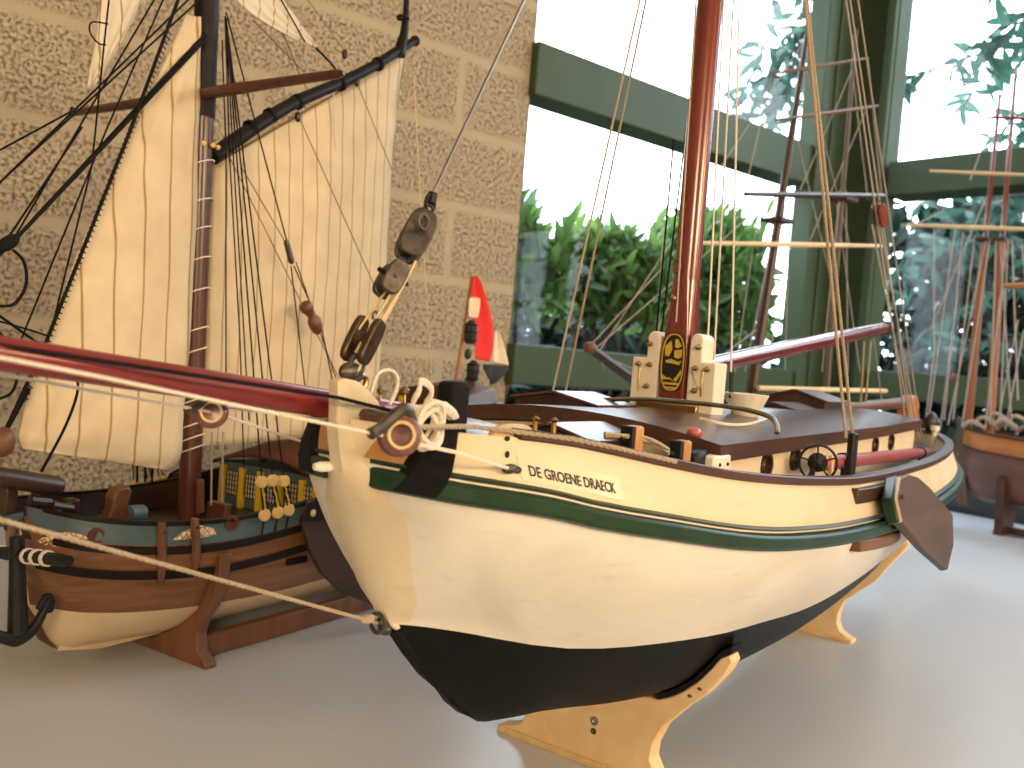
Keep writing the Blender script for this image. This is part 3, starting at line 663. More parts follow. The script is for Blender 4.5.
for k in range(6):
    r_ = .0090+.0010*(k % 3); tilt = random.uniform(-.35, .35); c = q+V((.004+.0012*k, random.uniform(-.002, .002)-.004, random.uniform(-.002, .002)-.004))
    pts = [c+V((.0035*math.sin(a*2+k)*.4+tilt*.004*math.cos(a), r_*math.cos(a), r_*1.05*math.sin(a))) for a in [2*math.pi*i/24 for i in range(24)]]
    mb = MB(); mb.tube(pts, .0014, 6, closed=True); mb.build('cord_turn', M['ropewhite'], cl)
for k in range(3):
    c = q+V((.003, -.006, .010+.001*k)); pts = [c+V((.002*math.sin(3*a), .006*math.cos(a), .009*math.sin(a))) for a in [2*math.pi*i/20 for i in range(20)]]
    mb = MB(); mb.tube(pts, .0012, 6, closed=True); mb.build('cord_turn', M['ropewhite'], cl)
mb = MB(); mb.tube(curve([q+V((.002, 0, .008)), q+V((.002, .012, .006)), q+V((-.002, .026, .001)), q+V((-.004, .035, -.003))], 5), [.003]*6+[.004]*6+[.003]*4, 8); mb.build('cord_tail', M['ropewhite'], cl)
for s, b, z in ((-.235, .074, .306), (-.228, .083, .306)):
    MB()._lathe(V((b, s, z-.006)), (0, 0, 1), [(.0024, 0), (.0016, .006), (.0016, .011), (.0028, .0125), (1e-5, .0145)], 10, 0).build('brass_pin', M['brass'], root)
mb = MB(); mb.ell(V((.068, -.250, .303)), (.008, .022, .006)); mb.build('wooden_cleat', M['palewood'], root)
# timber heads, black fairlead and white block at the port rail
for x, y, w_, hh in ((633, 447, .011, .020), (681, 461, .012, .021)):
    q = min((B.h(x, y, hz/1000) for hz in range(255, 305)), key=lambda p: abs(p.x-(HB['br'](p.y)-.016)))
    mb = MB(); mb.box(q+V((0, 0, .004)), (.010, w_, hh)); o = mb.build('timber_head', M['barewood'], root, bevel=.002)
    MB().box(q+V((0, -w_*.75, .004)), (.010, .004, hh)).build('timber_cheek', M['black'], o, bevel=.001)
    MB().tube([q+V((0, -w_*1.6, .006)), q+V((0, w_*.5, .004))], .0016, 8).build('cross_pin', M['black'], o)
q = min((B.h(692, 465, hz/1000) for hz in range(255, 300)), key=lambda p: abs(p.x-(HB['br'](p.y)-.018)))
mb = MB(); mb.box(q+V((0, .006, .003)), (.012, .022, .014), rx=.15); mb.build('fairlead', M['black'], root, bevel=.003)
q = min((B.h(711, 469, hz/1000) for hz in range(255, 300)), key=lambda p: abs(p.x-(HB['br'](p.y)-.017)))
o = MB().box(q+V((0, .004, .002)), (.014, .030, .017)).build('rail_block', M['white'], root, bevel=.002)
for dy in (-.006, .008): MB().ell(q+V((.007, .004+dy, .004)), (.0012, .0014, .0014)).build('bolt_hole', M['black'], o)
# rope bunch lying along the rail
for k in range(4):
    pts = [min((B.h(x, y-1.5*k, hz/2000) for hz in range(520, 616)), key=lambda p: abs(p.x-(HB['br'](p.y)-.012+.001*k))) for x, y in ((604, 444), (622, 446), (640, 447), (655, 452), (668, 460))]
    rope('rail_line', root, M['ropebeige'], [p+V((0, 0, .004)) for p in pts], .0012, cur=5)

# ---- winch wheel, rose red spar and chain plate at the port side deck
q0 = B.b(818, 463, .145)
wh = bpy.data.objects.new('leeboard_winch', None); COL.objects.link(wh); wh.parent = root; wh['label'] = 'black spoked winch wheel'
R = .0155
ax = V((.35, -.94, 0)).normalized(); uu = V((.94, .35, 0)); ww = V((0, 0, 1))
def wp(a, r, off=0.): return q0+(uu*math.cos(a)+ww*math.sin(a))*r+ax*off
MB().tube([wp(2*math.pi*k/28, R) for k in range(28)], .0012, 6, closed=True).build('wheel_rim', M['black'], wh)
for k in range(5): MB().tube([wp(2*math.pi*k/5+.4, .001), wp(2*math.pi*k/5+.4, R)], .0008, 5).build('wheel_spoke', M['black'], wh)
MB()._lathe(q0-ax*.012, ax, [(1e-5, 0), (.0075, 0), (.0085, .003), (.0085, .008), (.004, .009), (.004, .016), (1e-5, .017)], 14, 0).build('winch_drum', M['black'], wh)
for dx in (-.010, .012): MB().box(q0+V((dx*.4, .010+dx, -.012)), (.004, .004, .036)).build('winch_post', M['palewood'] if dx > 0 else M['black'], wh, bevel=.0008)
spA, spB = q0+V((.0, .012, -.001)), B.b(929, 452, .105)
mb = MB(); mb.tube([lv(spA, spB, t) for t in (0, .02, .3, .8, .97, 1)], [.005, .0068, .0068, .0075, .0065, .0045], 14); sp = mb.build('stowed_spar', M['pink'], root); sp['label'] = 'rose red spar stowed along the side deck'
for t in (.12, .86): MB().tube([lv(spA, spB, t), lv(spA, spB, t+.012)], .0085, 12).build('spar_strap', M['black'], sp)
for t, dz in ((.13, .03), (.865, .03)): q = lv(spA, spB, t); MB().tube([q-V((0, 0, dz)), q+V((0, 0, .004))], .0022, 8).build('spar_support', M['black'], sp)
cpq = [B.s(849, y, .13) for y in (435, 494)]
mb = MB(); q = B.b(851, 462, .152); mb.box(q, (.006, .016, .054)); mb.build('chain_plate', M['black'], root, bevel=.0012)
# leeboards: planks hung on the rail, swung up aft
def leeboard(sg):
    t = bpy.data.objects.new('leeboard', None); COL.objects.link(t); t.parent = root
    def p(b, s, h): return V((sg*b, s, h))
    out = [B.b(908, 474, .187), B.b(919, 477, .192), B.b(930, 487, .196), B.b(953, 514, .205), B.b(954, 545, .212), B.b(948, 570, .2155), B.b(924, 548, .209), B.b(902, 523, .203), B.b(897, 499, .195), B.b(900, 479, .189)]
    out = [V((sg*q.x, q.y, q.z)) for q in out]
    n = (out[3]-out[0]).cross(out[7]-out[0]).normalized()
    if n.x*sg > 0: n = -n
    mb = MB(); mb.prism(out, n*.008); mb.build('board', M['lbwood'], t, bevel=.0015, smooth=25)
    # head block at the fore end with its green face
    f0, f1 = out[9], out[7]; mid = out[8]; fo = V((sg*.002, -.020, .003))
    fo = fo*.5
    mb = MB(); mb.prism([f0+V((0, .006, .002)), mid+V((0, .004, 0)), f1+V((0, .006, 0)), f1+fo*.55, mid+fo*.8, f0+fo*.8+V((0, 0, .001))], n*.010); mb.build('board_head', M['lbedge'], t, bevel=.002)
    f = V((0, -.0085, .0012)); g = fo*.62
    mb = MB(); mb.prism([f0+f+V((0, 0, .003)), mid+f, f1+f*.8, f1+f*.8+g, mid+f+g*1.3, f0+f+g*1.2+V((0, 0, .002))], n*.0115); mb.build('head_iron', M['green'], t, bevel=.002)['label'] = 'green face of the leeboard head'
    MB().ell(lv(f0, f1, .4)+V((sg*.003, -.006, 0)), (.002, .0025, .0025)).build('pivot_bolt', M['oldmetal'], t)
    return t
leeboard(1); leeboard(-1)
# guard timbers on the hull beside the leeboard
for sg in (1, -1):
    def hb(s, h):
        u = (h-HB['hw'](s))/(HB['hs'](s)-HB['hw'](s)); return HB['bw'](s)+(HB['bs'](s)-HB['bw'](s))*math.sin(max(0, min(1, u))*math.pi/2)
    profs = []
    for i in range(11):
        s = lerp(.105, .26, i/10); h = .214-.004*i/10; k = .012*math.sin(math.pi*min(1, .12+i/10*.95))**.5
        profs.append([V((sg*(hb(s, h)-.004), s, h-.007)), V((sg*(hb(s, h)+k), s, h-.006)), V((sg*(hb(s, h)+k), s, h+.004)), V((sg*(hb(s, h)-.004), s, h+.007))])
    MB().sweep(None, profs).build('guard_timber', M['oakdark'], root, bevel=.0015)
    profs = []
    for i in range(7):
        s = lerp(.115, .215, i/6); h = HB['hr'](s)-.010
        profs.append([V((sg*(HB['br'](s)-.002), s, h-.008)), V((sg*(HB['br'](s)+.008), s, h-.007)), V((sg*(HB['br'](s)+.008), s, h+.006)), V((sg*(HB['br'](s)-.002), s, h+.006))])
    MB().sweep(None, profs).build('rail_chock', M['darkwood'], root, bevel=.001)
# stern: sternpost, rudder, tiller
mb = MB(); mb.prism([V((-.006, 1.028, .085)), V((-.006, 1.052, .085)), V((-.006, 1.060, .29)), V((-.006, 1.034, .29))], (.012, 0, 0)); mb.build('stern_post', M['hull'], root, bevel=.001)
rd = bpy.data.objects.new('rudder', None); COL.objects.link(rd); rd.parent = root
mb = MB(); mb.prism([V((-.008, 1.062, .078)), V((-.008, 1.20, .078)), V((-.008, 1.21, .12)), V((-.008, 1.185, .19)), V((-.008, 1.12, .235)), V((-.008, 1.10, .30)), V((-.008, 1.055, .30))], (.016, 0, 0)); mb.build('rudder_blade', M['hull'], rd, bevel=.002)
mb = MB(); mb.prism([V((-.011, 1.045, .292)), V((-.011, 1.125, .292)), V((-.011, 1.125, .322)), V((-.011, 1.10, .338)), V((-.011, 1.06, .335)), V((-.011, 1.045, .318))], (.022, 0, 0)); mb.build('rudder_head', M['far_orange'], rd, bevel=.003)
mb = MB(); mb.tube(curve([V((0, 1.06, .323)), V((0, .9, .319)), V((0, .75, .315)), V((0, .60, .316))], 5), [.010]*4+[.009]*5+[.007]*7, 12); mb.build('tiller', M['oakdark'], rd)
mb = MB(); mb.lathe((.075, .945, HB['hr'](.945)-.01), (0, 0, 1), [(.004, 0), (.004, .02), (.007, .022), (.007, .03)], 12); mb.build('stern_bitt', M['white'], root)
mb = MB(); mb.ell((.06, .985, .295), (.012, .016, .018)); mb.build('stern_light', M['lampdark'], root)
mb = MB(); mb.tube([hull_pt(.86, .262, 1, .001), hull_pt(.86, .255, 1, .008), hull_pt(.90, .252, 1, .008), hull_pt(.90, .258, 1, .001)], .0016, 6); mb.build('stern_handle', M['oldmetal'], root)

# ---- forestay with its blocks
def onstay(x, y): return B.b(x, y, 0)
stayT = lv(onstay(430, 200), onstay(524, 0), 2.6)
rope('forestay', root, M['steel'], [onstay(430, 200), stayT], .0011, n=8, label='grey steel wire forestay')
def orient(p0, p1, side):
    z = (V(p1)-V(p0)).normalized(); x = V(side)-z*V(side).dot(z); x.normalize(); return Matrix((x, z.cross(x), z)).transposed()
def block(parent, c, axis, side, w, l, th, mt, name='pulley_block'):
    Mx = orient((0, 0, 0), axis, side); t = bpy.data.objects.new(name, None); COL.objects.link(t); t.parent = parent
    for sg in (1, -1):
        mb = MB(); poly = [V(c)+Mx @ V((sg*th*.32, w*math.copysign(abs(math.sin(a))**.62, math.sin(a)), l*math.copysign(abs(math.cos(a))**.62, math.cos(a)))) for a in [2*math.pi*k/20 for k in range(20)]]
        mb.prism(poly, Mx @ V((sg*th*.35, 0, 0))); mb.build('block_cheek', mt, t, bevel=th*.08)
    mb = MB(); mb._lathe(V(c)-Mx @ V((th*.26, 0, 0)), Mx @ V((1, 0, 0)), [(1e-5, 0), (w*.9, 0), (w*.78, th*.26), (w*.9, th*.52), (1e-5, th*.52)], 14, 0); mb.build('sheave', M['bronze'], t)
    mb = MB(); mb._lathe(V(c)-Mx @ V((th*.75, 0, 0)), Mx @ V((1, 0, 0)), [(1e-5, 0), (w*.22, 0), (w*.22, th*1.5), (1e-5, th*1.5)], 8, 0); mb.build('block_pin', M['oldmetal'], t)
    mb = MB(); mb.tube([V(c)+Mx @ V((0, w*.35*math.sin(a), l+w*.35+w*.4*math.cos(a))) for a in [2*math.pi*k/12 for k in range(12)]], w*.12, 6, closed=True); mb.build('becket', M['oldmetal'], t)
    return t
sd = (.75, -.66, 0)
ax_ = onstay(430, 200)-onstay(345, 375)
mb = MB(); p = onstay(433, 193); mb.tube([p, onstay(431, 203)], .0032, 8); mb.tube([onstay(430, 204)+V((0, .004*math.cos(a), .006*math.sin(a))) for a in [2*math.pi*k/12 for k in range(12)]], .0013, 6, closed=True); mb.build('stay_shackle', M['black'], root)
block(root, onstay(416, 236), ax_, sd, .0092, .0165, .0125, M['oldmetal'])
mb = MB(); q = onstay(407, 222)+V((.012, 0, 0)); mb.tube([q+V((.001, .0045*math.cos(a), .0045*math.sin(a))) for a in [2*math.pi*k/14 for k in range(14)]], .0015, 6, closed=True); mb.build('block_ring', M['oldmetal'], root)
mb = MB(); mb.tube(curve([onstay(410, 256), onstay(406, 262), onstay(401, 266)], 4), .0024, 8); mb.build('block_link', M['black'], root)
block(root, onstay(391, 279), onstay(402, 262)-onstay(383, 296), (.9, -.5, 0), .0066, .0115, .012, M['oldmetal'])
mb = MB(); mb.tube([onstay(379, 269), onstay(386, 273), onstay(400, 283), onstay(407, 284)], .0016, 6); mb.build('block_pin', M['black'], root)
block(root, onstay(363, 340), ax_, (.9, .25, 0), .0062, .0150, .012, M['bronze'])
mb = MB(); mb.ell(onstay(351, 372), (.005, .009, .006)); mb.tube([onstay(354, 366)+V((.002, .005*math.cos(a), .006*math.sin(a))) for a in [2*math.pi*k/12 for k in range(12)]], .0016, 6, closed=True)
mb.tube(curve([onstay(346, 374), onstay(352, 379), onstay(360, 376)], 4), .003, 8); mb.build('stem_shackle', M['oldmetal'], root)
mb = MB(); mb.tube(curve([onstay(360, 374), onstay(366, 378), onstay(364, 388), onstay(357, 391)], 5), .0017, 8); mb.build('stem_hook', M['brass'], root)
mb = MB(); mb.tube(curve([onstay(362, 390), onstay(368, 394), onstay(373, 400)], 5), .0022, 8); mb.build('stem_link', M['black'], root)
for (a, b_, o_) in (((411, 261), (351, 374), .004), ((394, 285), (362, 330), -.003), ((392, 290), (357, 350), .001), ((388, 292), (352, 352), .003), ((399, 280), (371, 325), .006)):
    rope('tackle_fall', root, M['ropegold'], [onstay(*a)+V((o_, 0, 0)), onstay(*b_)+V((o_, 0, 0))], .0009)

# ---- bowsprit gear: bobstay, black stay, sheets and blocks
rope('bobstay', root, M['ropebeige'], [rg+V((0, -.004, 0)), lv(rg, B.b(0, 518, 0), 1.9)], .0012, twist=True, label='thick beige cord from stem foot to bowsprit')
MB().ell(B.b(368, 619, 0), (.003, .006, .003)).build('bobstay_splice', M['ropebeige'], root)
a, b_ = B.b(440, 423, .035), B.b(0, 345, -.015)
rope('bowsprit_stay', root, M['ropeblack'], [a, B.b(340, 398, .012), b_, lv(B.b(340, 398, .012), b_, 1.4)], .0012, label='black cord over the bowsprit')
rope('jib_sheet', root, M['ropegrey'], [B.b(437, 420, .035), B.b(376, 407, .012), B.b(334, 403.5, .006)], .0009, twist=True)
bk2 = B.b(399, 435, .075); bk1 = B.b(211, 412, -.05)
rail_q = [hull_pt(s, HB['hr'](s)+.0035, 1, .0045) for s in (-.285, -.26, -.23, -.20, -.17, -.15)]
rope('jib_sheet', root, M['ropebeige'], [bk2+V((.002, .008, .004)), rail_q[0]+V((.002, 0, .001))]+rail_q[1:], .0016, twist=True, label='beige cord led along the port rail')
rope('bowsprit_shroud', root, M['ropewhite'], [bk2+V((0, .008, -.004)), B.b(455, 452, .088), hull_pt(-.270, .2848, 1, .005)], .0011, label='white cord to the eye bolt')
rope('bowsprit_shroud', root, M['ropewhite'], [bk2+V((0, -.012, 0)), B.b(100, 377, .055), lv(bk2, B.b(100, 377, .055), 1.8)], .0009, label='white cord to the bowsprit end')
rope('bowsprit_shroud', root, M['ropewhite'], [bk1+V((0, .008, -.002)), B.b(318, 447, -.07)], .0010)
rope('bowsprit_shroud', root, M['ropewhite'], [bk1, B.b(0, 374, -.04), lv(bk1, B.b(0, 374, -.04), 1.3)], .0010)
rope('jib_sheet', root, M['ropewhite'], [bk1+V((0, .006, .003)), B.b(335, 421, -.03), B.b(372, 429, -.025)], .0010)
def roundblock(c, r_, axd, parent, name):
    t = bpy.data.objects.new(name, None); COL.objects.link(t); t.parent = parent
    a = V(axd).normalized()
    MB()._lathe(V(c)-a*r_*.45, a, [(1e-5, 0), (r_*.5, 0), (r_*.9, r_*.12), (r_, r_*.3), (r_*.86, r_*.45), (r_, r_*.6), (r_*.9, r_*.78), (r_*.62, r_*.88), (r_*.5, r_*.6), (1e-5, r_*.55)], 20, 0).build('block_shell', M['bronze'] if 0 else M['railwine'], t)
    MB()._lathe(V(c)-a*r_*.2, a, [(r_*.55, r_*.7), (r_*.66, r_*.72), (r_*.62, r_*.8), (r_*.5, r_*.74)], 18, 0).build('block_rim', M['palewood'], t)
    return t
M['railwine'] = wood('wine_brown_block', (.09, .03, .025), (.20, .07, .055), .35, 80, (1, 1, 1), coat=.2)
t = roundblock(bk2, .0112, (.8, -.55, .1), root, 'pulley_block')
MB().tube(curve([bk2+V((0, .011, 0)), bk2+V((.003, 0, .0135)), bk2+V((0, -.013, .004)), bk2+V((0, -.020, .001))], 5), .0032, 8).build('block_strop', M['oldmetal'], t)
t = roundblock(bk1, .0095, (.8, -.55, .1), root, 'pulley_block')
MB().tube(curve([bk1+V((0, .009, 0)), bk1+V((.002, 0, .0105)), bk1+V((0, -.010, .003)), bk1+V((0, -.016, .001))], 5), .0026, 8).build('block_strop', M['oldmetal'], t)

# ---- shrouds, halyards, topping lifts
def line(name, mt, p0, p1, r, ext=1.0, twist=False, label=None):
    p0, p1 = V(p0), V(p1); rope(name, root, mt, [p0, p0.lerp(p1, ext)], r, twist=twist, label=label)
mh = V((0, .1, 1.30))                     # where the shrouds meet the mast
for x in (846, 853):
    p0 = B.b(x, 438, .148); p1 = B.b(805+(x-846)*.3, 0, .085)
    line('shroud', M['ropebeige'], p0, p1, .0016, 2.2, True, 'beige port shroud')
for x, x2 in ((551, 640), (564, 646)):
    p0 = B.b(x, 399, -.130); p1 = B.b(x2, 0, -.070); line('shroud', M['ropebeige'], p0, p1, .0012, 2.2, False)
rb = B.b(878, 208, .07)
for x, xt, xb, k in ((0, 846, 908, .06), (1, 850, 914, .062), (2, 858, 922, .066)):
    pt = B.b(xt, 0, .05); pb = B.b(xb, 440, .085)
    line('topping_lift', M['ropegrey'], pb, pt, .0012, 1.8, False)
mid = B.b(880, 215, .068); rbk = block(root, mid, B.b(850, 0, .05)-B.b(915, 440, .085), (.8, -.6, 0), .0062, .0165, .010, M['mastred']); rbk['label'] = 'red brown pulley block'
for xt, xb in ((866, 914), (874, 919)): line('lift_tail', M['ropebeige'], B.b(xb, 440, .085), B.b(xt+6, 225, .068), .0011)
for (xb, yb, xt, yt, b) in ((707, 358, 719, 100, .022), (714, 360, 728, 100, .026), (731, 372, 737, 100, .036)):
    p0 = B.b(xb, yb, b); line('halyard', M['ropewhite'], p0, B.b(xt, yt, b*.7), .0010, 3.2)
for (xb, yb, xt, yt, b) in ((656, 338, 667, 215, -.03), (661, 336, 677, 205, -.025), (676, 322, 688, 130, .013)):
    line('halyard', M['ropeblack'] if xb < 670 else M['ropebeige'], B.b(xb, yb, b), B.b(xt, yt, b*.8), .0009, 1.6 if xb < 670 else 6)
for dx in (-3, 4):
    line('mainsheet', M['ropebeige'], B.b(867+dx, 341, 0), B.b(862+dx*.6, 416, 0), .0016, 1.0, True)
line('mainsheet', M['ropegrey'], B.b(874, 338, 0), B.b(884, 420, 0), .001)
rope('lacing', root, M['ropegrey'], [V((.02, .097, .35)), V((.03, .09, .335)), B.b(725, 398, .04), V((.045, .14, .318))], .0006)
MB().tube([B.b(732, 372, .036), B.b(731, 398, .038)], .0022, 6).build('halyard_hook', M['black'], root)
rope('roof_line', root, M['ropewhite'], [B.h(700, 418, .311), B.h(725, 424, .308), B.h(748, 424, .307), B.h(768, 418, .309)], .0013, cur=6)

# ---- cradle stands of the large barge (two separate boards)
def cradle(name, s0, th, pts, label, mt, topmt=None):
    r = B.empty(name, label, 'stand', 'cream stands under the white barge')
    poly = [V((b, s0-th/2, h)) for b, h in pts]
    return r, poly
def bot(s, b):
    bw, hw, hk, e = HB['bw'](s), HB['hw'](s), HB['hk'](s), HB['e'](s); return hk+(hw-hk)*(min(1, b/bw))**e
def cradle(s0, th, foot, horn, label, topfelt):
    r = B.empty('hull_cradle', label, 'stand', 'cream stands under the white barge')
    right = []
    for i in range(17): b = horn*i/16; right.append((b, min(bot(s0-th/2, b), bot(s0+th/2, b))-.0022-(.003 if b > .06 else 0)))
    bh, hh = right[-1]
    side = [(bh+.007, hh+.004), (bh+.010, hh-.001), (bh+.005, hh-.012), (bh-.010, hh-.033), (bh*.77, hh*.60), (foot*.76, .054), (foot*.68, .036), (foot*.67, .024), (foot*.74, .013), (foot*.90, .007), (foot, .005), (foot, 0.0)]
    half = right+side
    poly = [V((b, s0-th/2, h)) for b, h in half]+[V((-b, s0-th/2, h)) for b, h in reversed(half[1:])]
    # the notch line runs along the keel: keep below it
    MB().prism(poly, (0, th, 0)).build('cradle_board', M['standwood'], r, bevel=.0012, smooth=30)
    for sg in (1, -1):
        prf = []
        for i in range(9, 17):
            b, h = right[i]; prf.append((b, h))
        prf.append((bh+.009, hh+.006))
        poly2 = [V((sg*b, s0-th/2-.001, h+.0006)) for b, h in prf]+[V((sg*b, s0-th/2-.001, h+.0058)) for b, h in reversed(prf)]
        MB().prism(poly2, (0, th+.004, 0)).build('felt_pad', M['blacksoft'], r)
    for b, h in ((.008, .040), (.008, .031)):
        MB()._lathe(V((b, s0-th/2, h)), V((0, -1, 0)), [(.004 if h > .035 else .0028, -.001), (.004 if h > .035 else .0028, .0006), (.0015, .0012), (1e-5, .0002)], 12, 0).build('screw', M['steel'] if h > .035 else M['bronze'], r)
    for b, h in ((.093, .087), (.101, .095)) if s0 < .3 else (): MB().ell(V((b, s0-th/2, h)), (.0022, .001, .0014)).build('screw_hole', M['oakdark'], r)
    MB().box((0, s0-th/2-.0012, .003), (foot*1.96, .0024, .006)).build('foot_strip', M['palewood'], r, bevel=.0006)
    return r
cradle(0, .018, .094, .116, 'cream board stand under the bow of the white barge, with a screw in its face', True)
cradle(.58, .018, .070, .118, 'cream board stand under the after half of the white barge', True)
# ================================================================== the brown planked sailing ship with cream sails
L = Frame(-.3718, .971, 32)
HL = {}
HL['br'] = itab([(-.152, .006), (-.142, .038), (-.125, .060), (-.09, .081), (-.04, .096), (.05, .103), (.15, .104), (.28, .100), (.40, .090), (.50, .076), (.545, .068)])
HL['hr'] = itab([(-.152, .171), (-.12, .164), (-.06, .158), (0, .1555), (.06, .158), (.14, .166), (.25, .186), (.36, .214), (.46, .244), (.545, .272)])
HL['bs'] = lambda s: HL['br'](s)+.003
HL['hs'] = lambda s: HL['hr'](s)-.021
HL['bw'] = itab([(-.152, .0), (-.136, .012), (-.11, .036), (-.06, .064), (0, .080), (.1, .088), (.25, .084), (.4, .062), (.5, .03), (.545, .008)])
HL['hw'] = itab([(-.152, .078), (-.10, .067), (-.02, .0635), (.1, .062), (.2, .064), (.35, .075), (.545, .11)])
HL['hk'] = itab([(-.152, .172), (-.147, .12), (-.141, .075), (-.130, .055), (-.104, .024), (-.09, .020), (-.03, .019), (.3, .019), (.5, .026), (.545, .05)])
HL['e'] = itab([(-.15, 1.0), (-.09, 1.4), (0, 2.0), (.3, 2.0), (.545, 1.0)])
HL['hd'] = lambda s: HL['hr'](s)-lerp(.026, .040, min(1, max(0, (s-.03)/.08)))
lr = L.empty('sailing_ship', 'brown planked model sailing ship with cream seamed sails, left in front of the block wall', 'model ship')
SL = [lerp(-.151, -.08, i/14) for i in range(14)]+[lerp(-.08, .545, i/40) for i in range(41)]
o = hull_mesh(HL, [M['cream'], M['oak'], M['bluegrey'], M['darkwood']], SL, inner=.004); o.parent = lr
deck_mesh(HL, SL, .004, .004).build('deck', M['darkwood'], lr)  # deck and inner bulwark in darker wood, shade put into the colour
# transom
s = .545; prof = [(HL['bw'](s), HL['hw'](s)), (HL['bs'](s), HL['hs'](s)), (HL['br'](s), HL['hr'](s))]
mb = MB(); mb.prism([V((0, s, HL['hk'](s)))]+[V((b, s, h)) for b, h in prof]+[V((-b, s, h)) for b, h in reversed(prof)], (0, .006, 0)); mb.build('transom', M['oak'], lr, smooth=20)
def lhb(s, h):
    hw, hs, hr = HL['hw'](s), HL['hs'](s), HL['hr'](s)
    if h >= hs: return lerp(HL['bs'](s), HL['br'](s), min(1, (h-hs)/(hr-hs)))
    u = max(0, (h-hw)/(hs-hw)); return HL['bw'](s)+(HL['bs'](s)-HL['bw'](s))*math.sin(u*math.pi/2)
sl2 = [s for s in SL if s > -.150]
for sg in (1, -1):
    for dz0, dz1, nm, pr in ((-.056, -.047, 'lower_wale', .0032), (-.030, -.022, 'upper_wale', .0030), (-.002, .0025, 'gunwale', .0025)):
        profs = []
        for s in sl2:
            h0, h1 = HL['hr'](s)+dz0, HL['hr'](s)+dz1; b0, b1 = lhb(s, h0), lhb(s, h1); k = min(1, (s+.152)/.012)
            profs.append([V((sg*max(0, b0-.002), s, h0)), V((sg*(b0+pr*k), s, h0)), V((sg*(b1+pr*k), s, h1)), V((sg*max(0, b1-.0045), s, h1))])
        MB().sweep(None, profs).build(nm, M['gaffblack'], lr, bevel=.0008)
# stem
mb = MB(); st_ = [(22, 520), (30, 520), (34, 560), (38, 620), (44, 636), (60, 652), (40, 640), (26, 618), (20, 570)]
st_ = [L.b(x, y, 0) for x, y in st_]; mb.prism([V((-.004, q.y, q.z)) for q in st_], (.008, 0, 0)); mb.build('stem_post', M['oakdark'], lr, bevel=.001)
kp = [V((-.004, q, h)) for q, h in ((-.108, .022), (-.06, .013), (.3, .013), (.53, .02), (.545, .06), (.52, .05), (.3, .03), (-.06, .03), (-.095, .034))]
MB().prism(kp, (.008, 0, 0)).build('keel', M['cream'], lr)
# ornaments, round ports and fender timbers on the port bulwark
def onside(x, y):
    return min((L.h(x, y, hz/1500) for hz in range(90, 330)), key=lambda p: abs(p.x-lhb(p.y, p.z)) if -.15 < p.y < .5 else 9)
for pts in (((35, 541), (48, 534), (66, 531), (84, 535), (93, 545), (70, 547), (48, 546)), ((171, 540), (183, 531), (200, 525), (212, 528), (215, 534), (198, 538))):
    mb = MB(); c = [onside(x, y) for x, y in pts]; mb.prism([p+V((.0012, 0, 0)) for p in c], (.0012, 0, 0)); mb.build('carved_ornament', M['ornament'], lr)
for x, y in ((96, 536), (231, 523)):
    q = onside(x, y); mb = MB(); mb._lathe(q, V((1, -.25, 0)), [(1e-5, .001), (.0045, .001), (.0052, .003), (.0078, .003), (.0080, 0)], 16, 0); mb.build('round_port', M['redbrown'], lr)
for (x0, y0, x1, y1) in ((159, 528, 158, 584), (192, 524, 193, 568)):
    a, b_ = onside(x0, y0)+V((.004, 0, 0)), onside(x1, y1)+V((.004, 0, 0)); m_ = onside((x0+x1)/2, (y0+y1)/2)+V((.0055, 0, 0))
    t = MB().tube(curve([a+V((0, 0, .006)), a, m_, b_], 4), [.0042]*4+[.0046]*5+[.0044, .004, .003, .0022], 8).build('fender_timber', M['oakdark'], lr)
    for k in (0, 1): MB().ell(lv(a, b_, .05 if k == 0 else .4)+V((.0045, 0, 0)), (.0012, .0016, .0016)).build('bolt_head', M['gaffblack'], t)
q = onside(295, 560); MB().box(q+V((.002, 0, 0)), (.006, .030, .008)).build('hull_block', M['gaffblack'], lr, bevel=.001)
# port leeboard, dark with a brass bolt
lbp = [(298, 520), (306, 502), (318, 495), (331, 500), (336, 515), (345, 545), (365, 578), (386, 606), (366, 603), (338, 592), (318, 572), (306, 548)]
for sg in (1, -1):
    pp = [L.b(x, y, .112+.012*min(1, max(0, (y-500)/100))) for x, y in lbp]
    o = MB().prism([V((sg*p.x, p.y, p.z)) for p in pp], (sg*.007, 0, 0)).build('leeboard', M['darkwood'], lr, bevel=.0015)
    q = L.b(313, 513, .121); MB().ell(V((sg*q.x, q.y, q.z)), (.002, .0045, .0045)).build('pivot_bolt', M['deadeye'], o)
    hp = [L.b(x, y, .118) for x, y in ((300, 522), (307, 503), (318, 496), (331, 501), (336, 516), (330, 530), (314, 534))]
    MB().prism([V((sg*p.x, p.y, p.z)) for p in hp], (sg*.0035, 0, 0)).build('leeboard_head', M['gaffblack'], o, bevel=.001)
